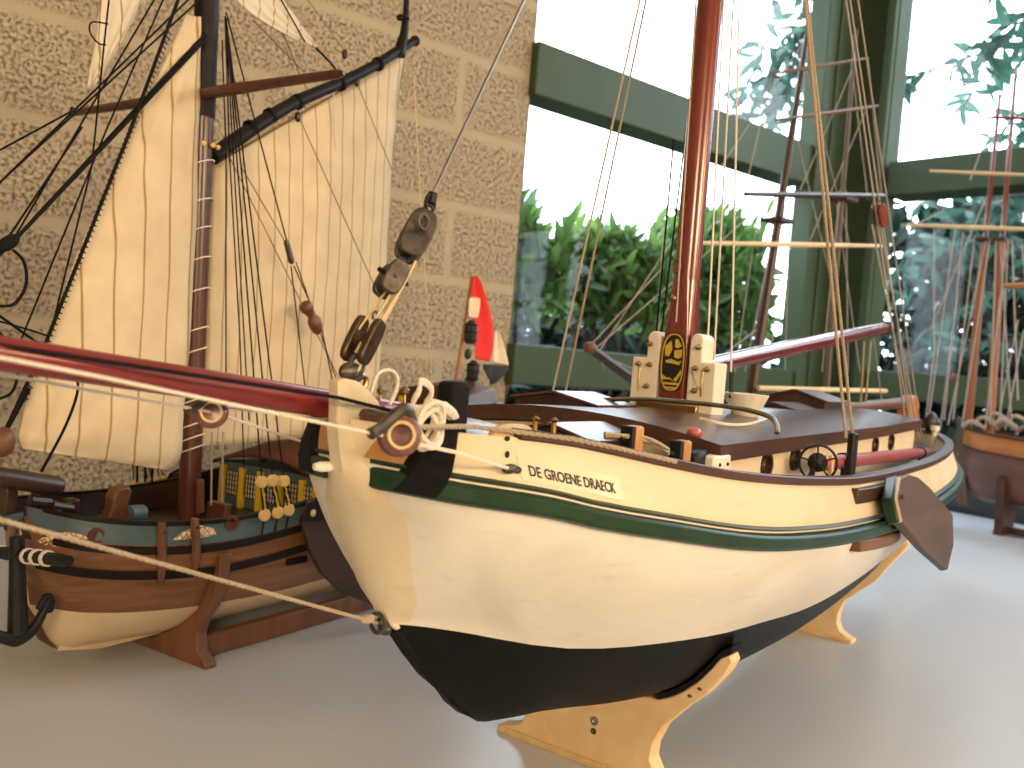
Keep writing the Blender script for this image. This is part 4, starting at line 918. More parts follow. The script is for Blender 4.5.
# deckhouse front: yellow pilasters and lattice windows
ys = .155; dh = .125
mb = MB(); mb.box((0, ys+.14, .155), (.176, .28, .060)); mb.build('deckhouse', M['bluegrey'], lr, bevel=.001)
rows = [[V((b, s, .184+.018*(1-(b/.094)**2)+(s-ys)*.21)) for b in [-.094+.188*k/12 for k in range(13)]] for s in (ys-.008, ys+.1, ys+.2, ys+.29)]
mb = MB(); mb.grid(rows); mb.build('deckhouse_roof', M['redbrown'], lr, solid=.005)
for b in (-.078, -.042, -.010, .026, .062, .085): MB().box((b, ys-.003, .153), (.0075, .006, .056)).build('pilaster', M['yellow'], lr, bevel=.0006)
for b in (-.060, -.026, .008, .044, .074):
    w = MB().box((b, ys-.0015, .160), (.020, .002, .030)).build('cabin_window', M['flagwhite'], lr)
    mb = MB()
    for k in range(5): mb.box((b-.010+.005*k, ys-.003, .160), (.0011, .0016, .031))
    for k in range(6): mb.box((b, ys-.003, .145+.006*k), (.0205, .0016, .0011))
    mb.build('window_lattice', M['lampdark'], w, smooth=0)
# stern: high poop with cabin cover, flagstaff with lanterns and flag
mb = MB(); mb.prism([V((-.07, .47, .262)), V((.07, .47, .262)), V((.06, .47, .284)), V((.0, .47, .297)), V((-.06, .47, .284))], (0, .085, .010)); mb.build('poop_cover', M['railbrown'], lr, bevel=.002, smooth=20)
for b in (-.05, .0, .05): MB().box((b, .463, .262), (.007, .005, .022)).build('pilaster', M['yellow'], lr)
fa, fb = L.b(453, 396, 0), L.b(472, 276, 0)
fl = MB().tube([fa-V((0, 0, .02)), fb], [.0032, .0022], 8).build('flagstaff', M['flagpole'], lr)
def fpt(x, y, off=0.): return L.b(x, y, off)
# flag hanging in folds: quads between measured edges
def flagpart(name, poly, mt, off):
    P = [fpt(x, y, off) for x, y in poly]; n = len(P)//2
    rows = []
    for i in range(n):
        a, b_ = P[i], P[-1-i]; rows.append([lv(a, b_, k/6)+V((.006*math.sin(k*1.3+i*.5), 0, 0)) for k in range(7)])
    mb = MB(); mb.grid(rows); return mb.build(name, mt, fl, solid=.0012, subsurf=1)
flagpart('flag_red_stripe', [(471, 276), (469, 300), (470, 325), (472, 352), (472, 358), (490, 363), (494, 345), (492, 322), (484, 298), (477, 276)], M['red'], .006)
flagpart('flag_white_stripe', [(494, 328), (492, 345), (490, 363), (508, 367), (503, 350), (497, 332)], M['flagwhite'], .002)
flagpart('flag_blue_stripe', [(480, 363), (484, 374), (490, 385), (493, 384), (502, 375), (509, 366)], M['flagblue'], -.002)
flagpart('flag_white_fold', [(468, 297), (467, 306), (466, 318), (476, 319), (477, 308), (478, 297)], M['flagwhite'], .020)
def lantern(x, y, h_, off):
    c = fpt(x, y, off); t = bpy.data.objects.new('stern_lantern', None); COL.objects.link(t); t.parent = lr
    MB()._lathe(c, (0, 0, 1), [(1e-5, -h_), (.008, -h_), (.0095, -h_*.75), (.0105, h_*.4), (.0085, h_*.7), (.004, h_), (1e-5, h_*1.05)], 8, 0).build('lantern_body', M['lampdark'], t, smooth=20)
    for k in (-.7, 0, .6): MB().tube([c+V((.0105*math.cos(a), .0105*math.sin(a), k*h_)) for a in [2*math.pi*i/12 for i in range(12)]], .0011, 5, closed=True).build('lantern_band', M['gaffblack'], t)
    return t
lantern(471, 332, .019, .012); lantern(473, 371, .017, .012)
rope('lantern_bracket', lr, M['ropeblack'], [fa, fpt(456, 390, .004), fpt(470, 389, .012), fpt(473, 384, .012)], .001, cur=4)
MB().ell(fpt(468, 354, .01), (.006, .006, .009)).build('lantern_hook', M['lampdark'], lr)
# masts and spars
ma, mb_ = L.b(189, 518, 0), L.b(207, 0, 0)
mtop = lv(ma, mb_, 1.5)
MB().tube([ma-V((0, 0, .02)), lv(ma, mb_, .3), mb_, mtop], [.0120, .0118, .0115, .007], 16).build('mast', M['mastdark'], lr)
MB().tube([lv(ma, mb_, .78), lv(ma, mb_, 1.05)], .0130, 16).build('mast_doubling', M['gaffblack'], lr)
gp = [(213, 157), (240, 137), (290, 105), (340, 83), (375, 65), (402, 48), (415, 41)]
gpp = [L.b(x, y, .004) for x, y in gp]; gc = curve(gpp, 5); n = len(gc)
gf = MB().tube(gc, [lerp(.0090, .0058, i/(n-1)) for i in range(n)], 12).build('gaff', M['gaffblack'], lr)
MB().ell(gpp[-1], (.0075, .0075, .0075)).build('gaff_knob', M['gaffblack'], gf)
tp = [L.b(399, 55, .004), L.b(404, 35, .004), L.b(406, 16, .004), L.b(408, -40, .004)]
MB().tube(tp, [.009, .0062, .0045, .0035], 10).build('gaff_pole', M['gaffblack'], gf)
MB().tube([L.b(403, 18, .004)+V((.0075*math.cos(a), .0075*math.sin(a), 0)) for a in [2*math.pi*k/14 for k in range(14)]], .0022, 6, closed=True).build('pole_collar', M['gaffblack'], gf)
for x, y in ((297, 102), (340, 84), (378, 64), (250, 128), (270, 116)): 
    c = L.b(x, y, .004); d_ = (gpp[4]-gpp[2]).normalized(); MB().tube([c-d_*.0022, c+d_*.0022], .0095, 12).build('gaff_band', M['ropeblack'], gf)
for x, y in ((345, 54), (298, 117), (357, 82)): MB().ell(L.b(x, y, .006), (.004, .004, .0065)).build('gaff_block', M['darkwood'], gf)
ya, yb = L.s(72, 113, ma.y-.028), L.s(344, 73, ma.y-.028)
MB().tube([ya, lv(ya, yb, .5), lv(ya, yb, .985), yb], [.0042, .0068, .0045, .002], 10).build('square_yard', M['mastdark'], lr)
MB().ell(ya+V((0, 0, .004)), (.003, .003, .004)).build('yard_block', M['gaffblack'], lr)
# sails
def sail(name, left, right, b, mt, seam, bulge=.008, nseam=18, cols=14):
    """left/right: matching measured edges from the top down"""
    Lp = curve([L.b(x, y, b) for x, y in left], 4); Rp = curve([L.b(x, y, b) for x, y in right], 4)
    rows = []; uv = []
    for i, (a, c) in enumerate(zip(Lp, Rp)):
        v = i/(len(Lp)-1); r = []
        for k in range(cols+1):
            u = k/cols; p = lv(a, c, u); p.x += bulge*math.sin(math.pi*u)*math.sin(math.pi*min(1, v*1.05))+.0012*math.sin(u*23+v*4)+.0008*math.sin(v*31+u*7)
            r.append(p); uv.append(((p.y+.05*p.z)/seam, p.z*6))
        rows.append(r)
    m1 = MB(); m1.grid(rows); m1.uv = uv
    return m1.build(name, mt, lr, solid=.0011, smooth=80)
fs_ = sail('foresail', [(186, 15), (132, 131), (86, 232), (56, 312), (27, 398), (20, 428), (19, 440), (24, 449)], [(201, 17), (201, 75), (199, 130), (197, 205), (192, 300), (184, 405), (179, 458), (165, 470)], .010, M['sail'], .0315, .010)
msl = sail('mainsail', [(212, 160), (208, 210), (205, 280), (201, 350), (197, 420), (195, 447)], [(404, 56), (397, 110), (391, 180), (386, 260), (380, 350), (372, 432)], -.006, M['sail'], .0225, .010)
sail('flying_jib', [(104, -40), (95, 40), (87, 88)], [(165, -40), (131, 24), (93, 92)], -.012, M['topsail'], .022, .003)
sail('topsail', [(214, -40), (240, 5), (283, 33), (316, 48)], [(270, -40), (279, -8), (296, 18), (317, 46)], -.010, M['topsail'], .022, .002)
MB().tube([lv(gpp[0], gpp[5], t)+V((-.006, 0, -.012)) for t in (0.03, .5, 1)], .0012, 6).build('head_rope', M['ropebrown'], lr)
# boltropes
lp = [L.b(x, y, .011) for x, y in ((178, 0), (130, 131), (47, 340), (8, 425))]
for q in lp: q.x += .012
lp = [L.b(x, y, .023) for x, y in ((178, 0), (130, 131), (47, 340), (8, 425))]
bo = MB().tube([lv(lp[0], lp[1], -.6)]+lp, .0018, 7).build('luff_rope', M['ropeblack'], lr)
mb = MB()
for k in range(70):
    t = k/70; p = lv(L.b(167, 30, .022), L.b(20, 402, .022), t); mb.tube([p, p+V((.001, .005, -.0035))], .0007, 4)
mb.build('luff_lacing', M['ropeblack'], bo)
# lacing of the mainsail round the mast, wooden parrel beads
for y in (165, 203, 231, 261, 292, 331, 352, 378, 401, 425, 438, 449):
    c = L.b(lerp(207, 189, y/518), y, 0); R_ = .0134
    pts = [c+V((R_*math.cos(a), R_*math.sin(a), .006*math.cos(a-.6))) for a in [2*math.pi*k/18 for k in range(18)]]
    MB().tube(pts, .0008, 5, closed=True).build('mast_lacing', M['ropewhite'], lr)
for k in range(9):
    a = 2*math.pi*k/9; c = L.b(204, 146, 0); MB().ell(c+V((.0148*math.cos(a), .0148*math.sin(a), 0)), (.003, .003, .003), 8, 6).build('parrel_bead', M['deadeye'], lr)
def ll(name, mt, p, r=.0009, b0=0., b1=None, ext=1., cur=0):
    b1 = b0 if b1 is None else b1; P = [L.b(x, y, lerp(b0, b1, i/(len(p)-1))) for i, (x, y) in enumerate(p)]
    if ext != 1: P[-1] = P[-2].lerp(P[-1], ext)
    return rope(name, lr, mt, P, r, cur=cur)
# head stays
ll('forestay', M['ropeblack'], [(12, 243), (205, 34)], .0017, .03, .012); ll('forestay', M['ropeblack'], [(9, 246), (205, 40)], .0017, .034, .014)
ll('forestay', M['ropeblack'], [(14, 240), (-40, 292)], .002, .03, .03)
MB().ell(L.b(8, 243, .032), (.006, .012, .006), M=Matrix.Rotation(.7, 3, 'X')).build('stay_heart', M['ropeblack'], lr)
ll('stay_loop', M['ropeblack'], [(13, 250), (24, 262), (26, 285), (14, 304), (-6, 306)], .0014, .032, cur=5)
for p in ([(0, 182), (195, 4)], [(16, 235), (154, 0)], [(21, 340), (105, 133), (163, 0)], [(51, 332), (92, 165), (104, 45), (109, 0)], [(-10, 192), (188, 0)], [(-10, 265), (82, 127)], [(0, 150), (72, 111)], [(-5, 320), (30, 330), (75, 345), (100, 353)]):
    ll('rigging_line', M['ropeblack'], p, .0010, .004, ext=1.3 if p[-1][1] <= 4 else 1)
ll('rigging_loop', M['ropeblack'], [(108, 24), (92, 22), (90, 32), (98, 43), (106, 45)], .0008, .004, cur=4)
ll('loose_cord', M['ropeblack'], [(-6, 312), (40, 345), (70, 372), (78, 388), (66, 425), (41, 472)], .0013, .05, cur=5)
ll('loose_cord', M['ropeblack'], [(-4, 330), (10, 345), (18, 370), (12, 392), (-4, 400)], .0013, .05, cur=5)
ll('jib_sheet', M['ropeblack'], [(29, 388), (6, 430)], .0026, .012)
MB().ell(L.b(3, 442, .014), (.009, .011, .014)).build('sheet_block', M['oakdark'], lr)
# shrouds with deadeyes
hound = (226, 14)
dy = [(256, 468), (266, 466), (273, 464)]; du = [(262, 482), (268.5, 481), (276, 482)]; dl = [(265, 515), (274, 513), (281, 511)]
for k in range(3):
    bS = lhb(.06, .15)+.004
    for sg in (1, -1):
        A = L.b(*du[k], bS); T = L.b(226, 18, .010); Lw = L.b(*dl[k], bS+.002)
        A.y += .006*k; Lw.y += .006*k
        f_ = lambda q: V((sg*q.x, q.y, q.z))
        rope('shroud', lr, M['ropeblack'], [f_(A), f_(T)], .0009)
        for q, nm in ((A, 'upper_deadeye'), (Lw, 'lower_deadeye')):
            d = MB()._lathe(f_(q)-V((sg*.0028, 0, 0)), V((sg, -.15, 0)), [(1e-5, 0), (.0055, 0), (.0068, .0014), (.0058, .0028), (.0068, .0042), (.0055, .0056), (1e-5, .0056)], 16, 0).build(nm, M['deadeye'], lr)
        for o_ in (-.003, 0, .003): MB().tube([f_(A)+V((sg*.001, o_, -.003)), f_(Lw)+V((sg*.001, o_, .003))], .0008, 5).build('lanyard', M['ropeblack'] if o_ else M['yellow'], lr)
        MB().tube([f_(Lw), f_(Lw)+V((-sg*.003, 0, -.022))], .0013, 5).build('chain_plate', M['gaffblack'], lr)
for p in ([(225, 16), (230, 164), (240, 340), (244, 470)], [(226, 30), (236, 200), (249, 420)], [(222, 40), (226, 150), (226, 420)]):
    ll('halyard', M['ropeblack'], p, .0008, .016, .03)
ll('topping_lift', M['ropeblack'], [(226, 12), (287, 242)], .0009, .012, .03); 
MB().tube(curve([L.b(286, 240, .03), L.b(289, 252, .03), L.b(292, 264, .031)], 4), [.002]+[.0036]*7+[.002], 8).build('lift_block', M['darkwood'], lr)
ll('topping_lift', M['ropeblack'], [(291, 266), (305, 387), (310, 440)], .0008, .031); ll('topping_lift', M['ropeblack'], [(294, 266), (322, 330), (334, 388)], .0008, .031, .034); ll('topping_lift', M['ropeblack'], [(296, 262), (338, 384)], .0007, .031, .02)
vb = curve([L.b(304, 302, .032), L.b(309, 312, .032), L.b(314, 320, .032), L.b(318, 334, .032)], 4)
MB().tube(vb, [.003, .0075, .009, .0085, .0062, .0050, .0050, .0062, .0085, .0088, .008, .006, .003], 10).build('violin_block', M['oakdark'], lr)
for p in ([(242, 168), (283, 238), (292, 262)], [(299, 117), (375, 287)], [(357, 83), (392, 170)], [(226, 150), (300, 300), (345, 390)]): ll('brail', M['ropebrown'], p, .0006, .012)
ll('brail', M['ropewhite'], [(334, 80), (334, 102), (336, 150)], .0008, .004)
ll('reef_pendant', M['ropebrown'], [(283, 33), (300, 75), (310, 95)], .0008, .006); ll('reef_pendant', M['ropebrown'], [(253, 20), (304, 72)], .0008, .006); ll('topsail_sheet', M['ropeblack'], [(279, -4), (305, 42)], .0010, -.004, ext=1)
ll('topsail_sheet', M['ropeblack'], [(316, 48), (330, 62), (336, 70)], .0014, -.002); ll('gaff_vang', M['ropebrown'], [(308, 0), (345, 52)], .0005, .0)
ll('backstay', M['ropegold'], [(414, 75), (420, 190), (432, 385)], .0006, .0)
for xb in (211, 222): ll('halyard', M['ropebeige'], [(xb+1, 432), (xb, 505)], .0012, .02)
MB().box(L.b(219, 512, .02), (.03, .010, .022)).build('pin_rack', M['oakdark'], lr, bevel=.001)
MB().tube([L.b(200, 480, .018), L.b(200, 512, .018)], .0045, 8).build('mast_cleat', M['oakdark'], lr)
ll('back_shroud', M['ropeblack'], [(378, 0), (315, 460)] if 0 else [(254, 470), (262, 462), (330, 428)], .0013, -.05)
for x in (138, 146, 153): ll('far_lanyard', M['ropeblack'], [(x, 455), (x-1, 482)], .0014, -.095)
# fore deck fittings
def kneel():
    c = L.b(113, 520, .01); mb = MB()
    mb.prism([c+V(p) for p in ((-.008, -.016, -.012), (-.008, .018, -.012), (-.008, .012, .018), (-.008, .016, .030), (-.008, .010, .036), (-.008, -.002, .034), (-.008, -.007, .024), (-.008, -.006, .016))], (.016, 0, 0)); return mb.build('bitt', M['oakdark'], lr, bevel=.003)
kneel()
MB().tube([L.b(129, 514, .02), L.b(143, 513, .02)], .0088, 14).build('deck_drum', M['bluegrey'], lr)['label'] = 'grey blue drum on the deck'
a, b_ = L.b(60, 487, .0), L.b(0, 477, 0)
t = MB().tube([a, lv(a, b_, .1), lv(a, b_, 1), lv(a, b_, 3)], [.0085, .0095, .0095, .006], 12).build('jib_boom', M['darkwood'], lr)
for p0, p1, r_, mt in (((22, 524), (60, 512), .0035, 'blue'), ((0, 522), (30, 515), .005, 'bluegrey'), ((36, 520), (75, 520), .003, 'bluegrey'), ((52, 505), (72, 508), .004, 'darkwood'), ((30, 500), (50, 502), .005, 'darkwood')):
    MB().tube([L.b(*p0, .0), L.b(*p1, .0)], r_, 8).build('windlass_bar', M[mt], lr)
for x, y in ((8, 500), (70, 515), (40, 495)): MB().box(L.b(x, y, -.01), (.014, .012, .034)).build('windlass_post', M['darkwood'], lr, bevel=.002)
ll('deck_cord', M['ropebeige'], [(0, 466), (12, 470), (4, 480)], .0008, .0, cur=4)
# anchor hanging at the bow, port side
an = bpy.data.objects.new('anchor', None); COL.objects.link(an); an.parent = lr; an['label'] = 'black anchor hung at the bow'
AB = .052
sh0, sh1 = L.b(17, 537, AB), L.b(18, 633, AB)
MB().tube([sh0, lv(sh0, sh1, .5), sh1], [.0062, .0072, .0088], 10).build('anchor_shank', M['black'], an, smooth=30)
arm = curve([L.b(x, y, AB) for x, y in ((-24, 600), (-18, 620), (-6, 634), (10, 639), (18, 639), (30, 632), (40, 618), (48, 600))], 4); n = len(arm)
MB().tube(arm, [lerp(.0028, .0066, 1-abs(i/(n-1)-.53)*1.9 if abs(i/(n-1)-.53) < .5 else .05) for i in range(n)], 10).build('anchor_arm', M['black'], an)
for pts in (((34, 608), (42, 594), (49, 592), (53, 600), (50, 611), (43, 613)), ((-34, 604), (-28, 594), (-20, 594), (-14, 606), (-20, 612), (-28, 612))):
    MB().prism([L.b(x, y, AB-.003) for x, y in pts], (.006, 0, 0)).build('anchor_fluke', M['black'], an, bevel=.0015)
k0, k1 = L.s(-40, 548, sh0.y+.002), L.s(69, 561, sh0.y+.002)
sk = MB().tube([k0, lv(k0, k1, .5), lv(k0, k1, .93), k1], [.004, .0062, .0055, .0045], 8).build('anchor_stock', M['black'], an)
for x in (3, 31, 39.5, 49): 
    t_ = (x+40)/109; c = lv(k0, k1, t_); d_ = (k1-k0).normalized(); MB().tube([c-d_*.0016, c+d_*.0016], .0072, 12).build('stock_lashing', M['ropewhite'], sk)
# its cradle
ct = L.empty('hull_cradle', 'dark brown cradle of two curved boards and long rails under the brown planked ship', 'stand')
def lbot(s, b):
    bw, hw, hk = HL['bw'](s), HL['hw'](s), HL['hk'](s)
    if b <= bw: return hk+(hw-hk)*(b/bw)**HL['e'](s)
    hs, bs = HL['hs'](s), HL['bs'](s); return hw+(hs-hw)*math.asin(min(1, (b-bw)/(bs-bw)))/(math.pi/2)
for s0 in (.004, .36):
    th = .014; half = []; bmx = min(.101, HL['bs'](s0-th/2)-.0008)
    for i in range(10): b = bmx*i/9; half.append((b, min(lbot(s0-th/2, b), lbot(s0+th/2, b))-.001-(.0065 if b < .012 else 0)))
    top = half[-1][1]+.012
    side = [(bmx+.0035, top), (bmx+.0085, top+.001), (bmx+.0075, top-.02), (.098, .066), (.086, .050), (.080, .034), (.084, .016), (.099, .004), (.098, 0.)]
    half += side; poly = [V((b, s0-th/2, h)) for b, h in half]+[V((-b, s0-th/2, h)) for b, h in reversed(half[1:])]
    MB().prism(poly, (0, th, 0)).build('cradle_board', M['cradlewood'], ct, bevel=.001, smooth=30)
for b in (.066, -.066): MB().box((b, .182, .013), (.012, .345, .024)).build('cradle_rail', M['cradlewood'], ct, bevel=.001)
# ================================================================== ships behind
def simple_hull(root, ln, hb, h0, h1, mats, bluff=.12, sheer=.02, keel=.03, tr=.0):
    P = {}
    P['br'] = itab([(-ln/2, .004), (-ln/2+bluff*ln*.4, hb*.55), (-ln/2+bluff*ln, hb*.85), (0, hb), (ln*.3, hb*.93), (ln/2, hb*.6)])
    P['hr'] = lambda s: h1+sheer*(2*s/ln)**2*(1.0 if s > 0 else .8)
    P['bs'] = lambda s: P['br'](s)+.003
    P['hs'] = lambda s: P['hr'](s)-.045
    P['bw'] = lambda s: P['br'](s)*(.72 if s < ln*.2 else lerp(.72, .25, (s-ln*.2)/(ln*.3)))
    P['hw'] = lambda s: lerp(h0, h1, .42)+.02*(2*s/ln)**2
    P['hk'] = itab([(-ln/2, h1-.02), (-ln/2+.012, lerp(h0, h1, .45)), (-ln/2+.04, h0+.012), (-ln/2+.07, h0), (ln/2-.02, h0), (ln/2, h0+.03)])
    P['e'] = lambda s: 1.6
    P['hd'] = lambda s: P['hr'](s)-.02
    S = [lerp(-ln/2, -ln/2+.1, i/10) for i in range(10)]+[lerp(-ln/2+.1, ln/2, i/24) for i in range(25)]
    o = hull_mesh(P, mats, S, nb=6, ntp=6, inner=.005); o.parent = root
    deck_mesh(P, S, .004, .005, 5).build('deck', M['oakdark'], root)
    s = ln/2; pr = [(P['bw'](s), P['hw'](s)), (P['bs'](s), P['hs'](s)), (P['br'](s), P['hr'](s))]
    mb = MB(); mb.prism([V((0, s, P['hk'](s)))]+[V((b, s, h)) for b, h in pr]+[V((-b, s, h)) for b, h in reversed(pr)], (0, .006, 0)); mb.build('transom', mats[2], root, smooth=20)
    for sg in (1, -1):
        for dz, nm, mt in ((0, 'rail', M['darkwood']), (-.046, 'wale', M['darkwood'])):
            profs = [[V((sg*max(0, P['br'](s)-.005), s, P['hr'](s)+dz-.002)), V((sg*(P['br'](s)+.006), s, P['hr'](s)+dz-.002)), V((sg*(P['br'](s)+.006), s, P['hr'](s)+dz+.004)), V((sg*max(0, P['br'](s)-.005), s, P['hr'](s)+dz+.004))] for s in S]
            MB().sweep(None, profs).build(nm, mt, root)
    return P
def pair_stand(fr, s_list, P, label, th=.02, wide=.7, mt=None):
    r = fr.empty('hull_cradle', label, 'stand')
    for s0 in s_list:
        half = []
        w = P['bw'](s0)*.98
        for i in range(7):
            b = w*i/6; hh = lambda s: P['hk'](s)+(P['hw'](s)-P['hk'](s))*min(1, b/P['bw'](s))**P['e'](s)
            half.append((b, min(hh(s0-th/2), hh(s0+th/2))-.0015))
        half += [(w+.008, half[-1][1]), (w*wide, .02), (w*wide*1.1, 0)]
        poly = [V((b, s0-th/2, h)) for b, h in half]+[V((-b, s0-th/2, h)) for b, h in reversed(half[1:])]
        MB().prism(poly, (0, th, 0)).build('cradle_board', mt or M['darkwood'], r, bevel=.001, smooth=30)
    MB().box((0, (s_list[0]+s_list[-1])/2, .012), (.02, abs(s_list[-1]-s_list[0]), .018)).build('cradle_rail', mt or M['darkwood'], r)
    return r

# ---- square rigger behind the white barge, bow to the left
A = Frame(.57, 1.93, 50.3)
ar = A.empty('square_rigger', 'dark model square rigger with bare yards behind the white barge, before the corner pillar', 'model ship')
PA = simple_hull(ar, .52, .062, .05, .215, [M['far_hull'], M['darkwood'], M['oakdark']], sheer=.03)
pair_stand(A, (-.12, .14), PA, 'dark cradle under the square rigger behind the white barge')
def spar(fr, root, name, mt, p0, p1, r0, r1=None, n=8): return MB().tube([p0, lv(p0, p1, .5), p1], [r0, (r0+(r1 or r0))/2, r1 or r0], n).build(name, mt, root)
q0, q1 = A.b(590, 348, 0), A.b(652, 388, 0)
spar(A, ar, 'bowsprit', M['darkwood'], V((0, -.25, .235)), q0, .0125, .0085)
MB().ell(q0, (.011, .013, .011)).build('bowsprit_cap', M['oakdark'], ar)
m1b, m1t = A.b(753, 360, 0), A.b(807, 35, 0)
m1b = V((0, m1b.y-.008, .19))
spar(A, ar, 'foremast', M['darkwood'], m1b, m1t, .0135, .0055)
m2b, m2t = A.b(828, 380, 0), A.b(856, 30, 0)
spar(A, ar, 'mainmast', M['spar'], V((0, m2b.y, .19)), m2t, .008, .004)
MB().box(lv(m1b, m1t, .55), (.05, .05, .008)).build('fore_top', M['darkwood'], ar)
MB().box(lv(m2b, m2t, .52), (.05, .05, .008)).build('main_top', M['darkwood'], ar)
for (xa, y_a, xb, y_b, r, mt) in ((770, 74, 868, 58, .0042, 'oakdark'), (776, 120, 878, 106, .0045, 'oakdark'), (745, 194, 884, 196, .0075, 'darkwood'), (700, 243, 882, 246, .006, 'palewood')):
    a_, b_ = A.b(xa, y_a, .02), A.b(xb, y_b, .02); o = MB().tube([a_, lv(a_, b_, .5), b_], [r*.6, r, r*.6], 8).build('yard', M[mt], ar)
def al(p0, p1, b0=0, b1=0, r=.0011, mt='ropegrey'): rope('rigging_line', ar, M[mt], [A.b(*p0, b0), A.b(*p1, b1)], r, n=5)
for p in (((590, 346), (664, 266)), ((596, 348), (780, 190)), ((600, 350), (805, 40)), ((756, 330), (690, 380)), ((795, 130), (836, 300)), ((852, 70), (800, 190)), ((804, 60), (850, 245)), ((786, 190), (770, 370)), ((790, 190), (785, 370)), ((782, 190), (745, 372)), ((840, 190), (822, 372)), ((846, 190), (848, 372)), ((852, 70), (868, 200)), ((772, 75), (744, 194)), ((868, 60), (882, 196)), ((655, 384), (664, 215)), ((648, 350), (700, 240)), ((866, 110), (810, 240))): al(*p)
for x in (706, 738, 771): pass
for p in (((590, 350), (640, 372)), ((598, 355), (606, 372)), ((760, 200), (735, 372)), ((836, 200), (860, 372))): al(*p, -.03, -.03)
MB().box((0, .14, .225), (.07, .10, .045)).build('deckhouse', M['far_orange'], ar, bevel=.002)
MB().tube([A.b(758, 388, .04), A.b(886, 391, .04)], .005, 8).build('yard', M['palewood'], ar)
MB().box((0, -.06, .222), (.06, .07, .03)).build('hatch', M['oakdark'], ar, bevel=.002)

# ---- orange and plum ship on the right, bow towards us
Bq = V((1.256, 2.328, 0))
WD = V((.638, -.77, 0))
RS = Frame(1.256+.17*.638+.03, 2.328-.17*.77+.03, math.degrees(math.atan2(-.50, .87))+180-0)
RS = Frame(1.347, 2.211, 138.0)
# bow must face the pillar side: axis runs from the bow (left) to the stern (right, towards the camera)
rr = RS.empty('two_masted_ship', 'orange and plum two masted model ship at the right beside the side window', 'model ship')
PR = simple_hull(rr, .44, .075, .075, .245, [M['far_hull'], M['far_hull'], M['far_orange']], sheer=.02, bluff=.18)
pair_stand(RS, (-.10, .12), PR, 'dark brown cradle under the orange and plum ship at the right', wide=.8)
MB().prism([V((-.011, y, z)) for y, z in ((-.238, .285), (-.214, .285), (-.200, .12), (-.185, .055), (-.215, .055), (-.232, .12))], (.022, 0, 0)).build('stem_post', M['spar'], rr, bevel=.002)
for (x0, y0, x1, y1, x2, y2, s_) in ((968, 420, 985, 240, 1000, 94, -.06), (990, 420, 1002, 240, 1016, 70, .04)):
    a_, b_, c_ = RS.b(x0, y0, 0), RS.b(x1, y1, 0), RS.b(x2, y2, 0)
    MB().tube([V((0, a_.y, .22)), a_, b_], [.0125, .012, .0095], 10).build('lower_mast', M['far_mast'], rr)
    MB().tube([lv(a_, b_, .95), c_], [.0075, .0045], 8).build('topmast', M['mastred'], rr)
    MB().box(b_, (.05, .03, .010)).build('mast_top', M['darkwood'], rr)
for (xa, y_a, xb, y_b, r, mt) in ((906, 225, 1050, 230, .0062, 'palewood'), (930, 171, 1050, 176, .0048, 'palewood'), (1004, 286, 1060, 284, .008, 'far_orange'), (985, 117, 1040, 119, .0045, 'mastred')):
    f0 = RS.b((xa+xb)/2, (y_a+y_b)/2, 0); a_, b_ = RS.b(xa, y_a, .03), RS.b(xb, y_b, .03); o = MB().tube([a_, lv(a_, b_, .5), b_], [r*.7, r, r*.7], 8).build('yard', M[mt], rr)
def rl(p0, p1, r=.0019, mt='ropegrey', b0=.02, b1=.05): rope('rigging_line', rr, M[mt], [RS.b(*p0, b0), RS.b(*p1, b1)], r, n=5)
for p in (((934, 228), (934, 345)), ((955, 230), (927, 430)), ((963, 232), (944, 420)), ((975, 235), (953, 420)), ((986, 240), (948, 425)), ((996, 240), (990, 425)), ((1008, 240), (1000, 425)), ((1012, 240), (1018, 400)), ((1022, 245), (1035, 380)), ((990, 240), (962, 425)), ((1002, 95), (970, 180)), ((1000, 240), (1012, 430)), ((1024, 330), (1005, 430)), ((1018, 320), (996, 430)), ((985, 200), (930, 330)), ((945, 210), (915, 225)), ((958, 290), (940, 430)), ((935, 345), (925, 425)), ((1006, 250), (985, 430)), ((1014, 60), (1040, 170))): rl(*p)
mb_k = 0
for k in range(16):
    t_ = k/15; q = V((lerp(.05, -.03, (k % 4)/3), lerp(-.18, .10, t_), .264+.012*(k % 3)))
    MB().tube(curve([q+V((0, -.024, 0)), q+V((.012, 0, .016)), q+V((-.006, .026, .0))], 4), .0055, 7).build('cordage_bundle', M['ropebeige'] if k % 2 else M['ropegrey'], rr)
MB().ell(RS.b(955, 378, .04), (.010, .010, .012)).build('rigging_block', M['oakdark'], rr)
MB().box((0, .03, .262), (.09, .12, .03)).build('deckhouse', M['oakdark'], rr, bevel=.003)

# ================================================================== outdoors
def leafmat(name, c1, c2, tr=.45, ro=.4):
    mt = bpy.data.materials.new(name); mt.use_nodes = True; t = mt.node_tree; p = t.nodes['Principled BSDF']
    oi = N(t, 'ShaderNodeNewGeometry'); r = ramp(t, [(0, c1), (1, c2)]); t.links.new(oi.outputs['Random Per Island'], r.inputs['Fac'])
    t.links.new(r.outputs['Color'], p.inputs['Base Color']); p.inputs['Roughness'].default_value = ro; p.inputs['Specular IOR Level'].default_value = .3
    tl = N(t, 'ShaderNodeBsdfTranslucent'); 
    hsv = N(t, 'ShaderNodeHueSaturation'); hsv.inputs['Value'].default_value = 1.6; hsv.inputs['Saturation'].default_value = 1.1; t.links.new(r.outputs['Color'], hsv.inputs['Color']); t.links.new(hsv.outputs['Color'], tl.inputs['Color'])
    ms = N(t, 'ShaderNodeMixShader'); ms.inputs[0].default_value = tr; t.links.new(p.outputs[0], ms.inputs[1]); t.links.new(tl.outputs[0], ms.inputs[2])
    t.links.new(ms.outputs[0], t.nodes['Material Output'].inputs['Surface']); return mt
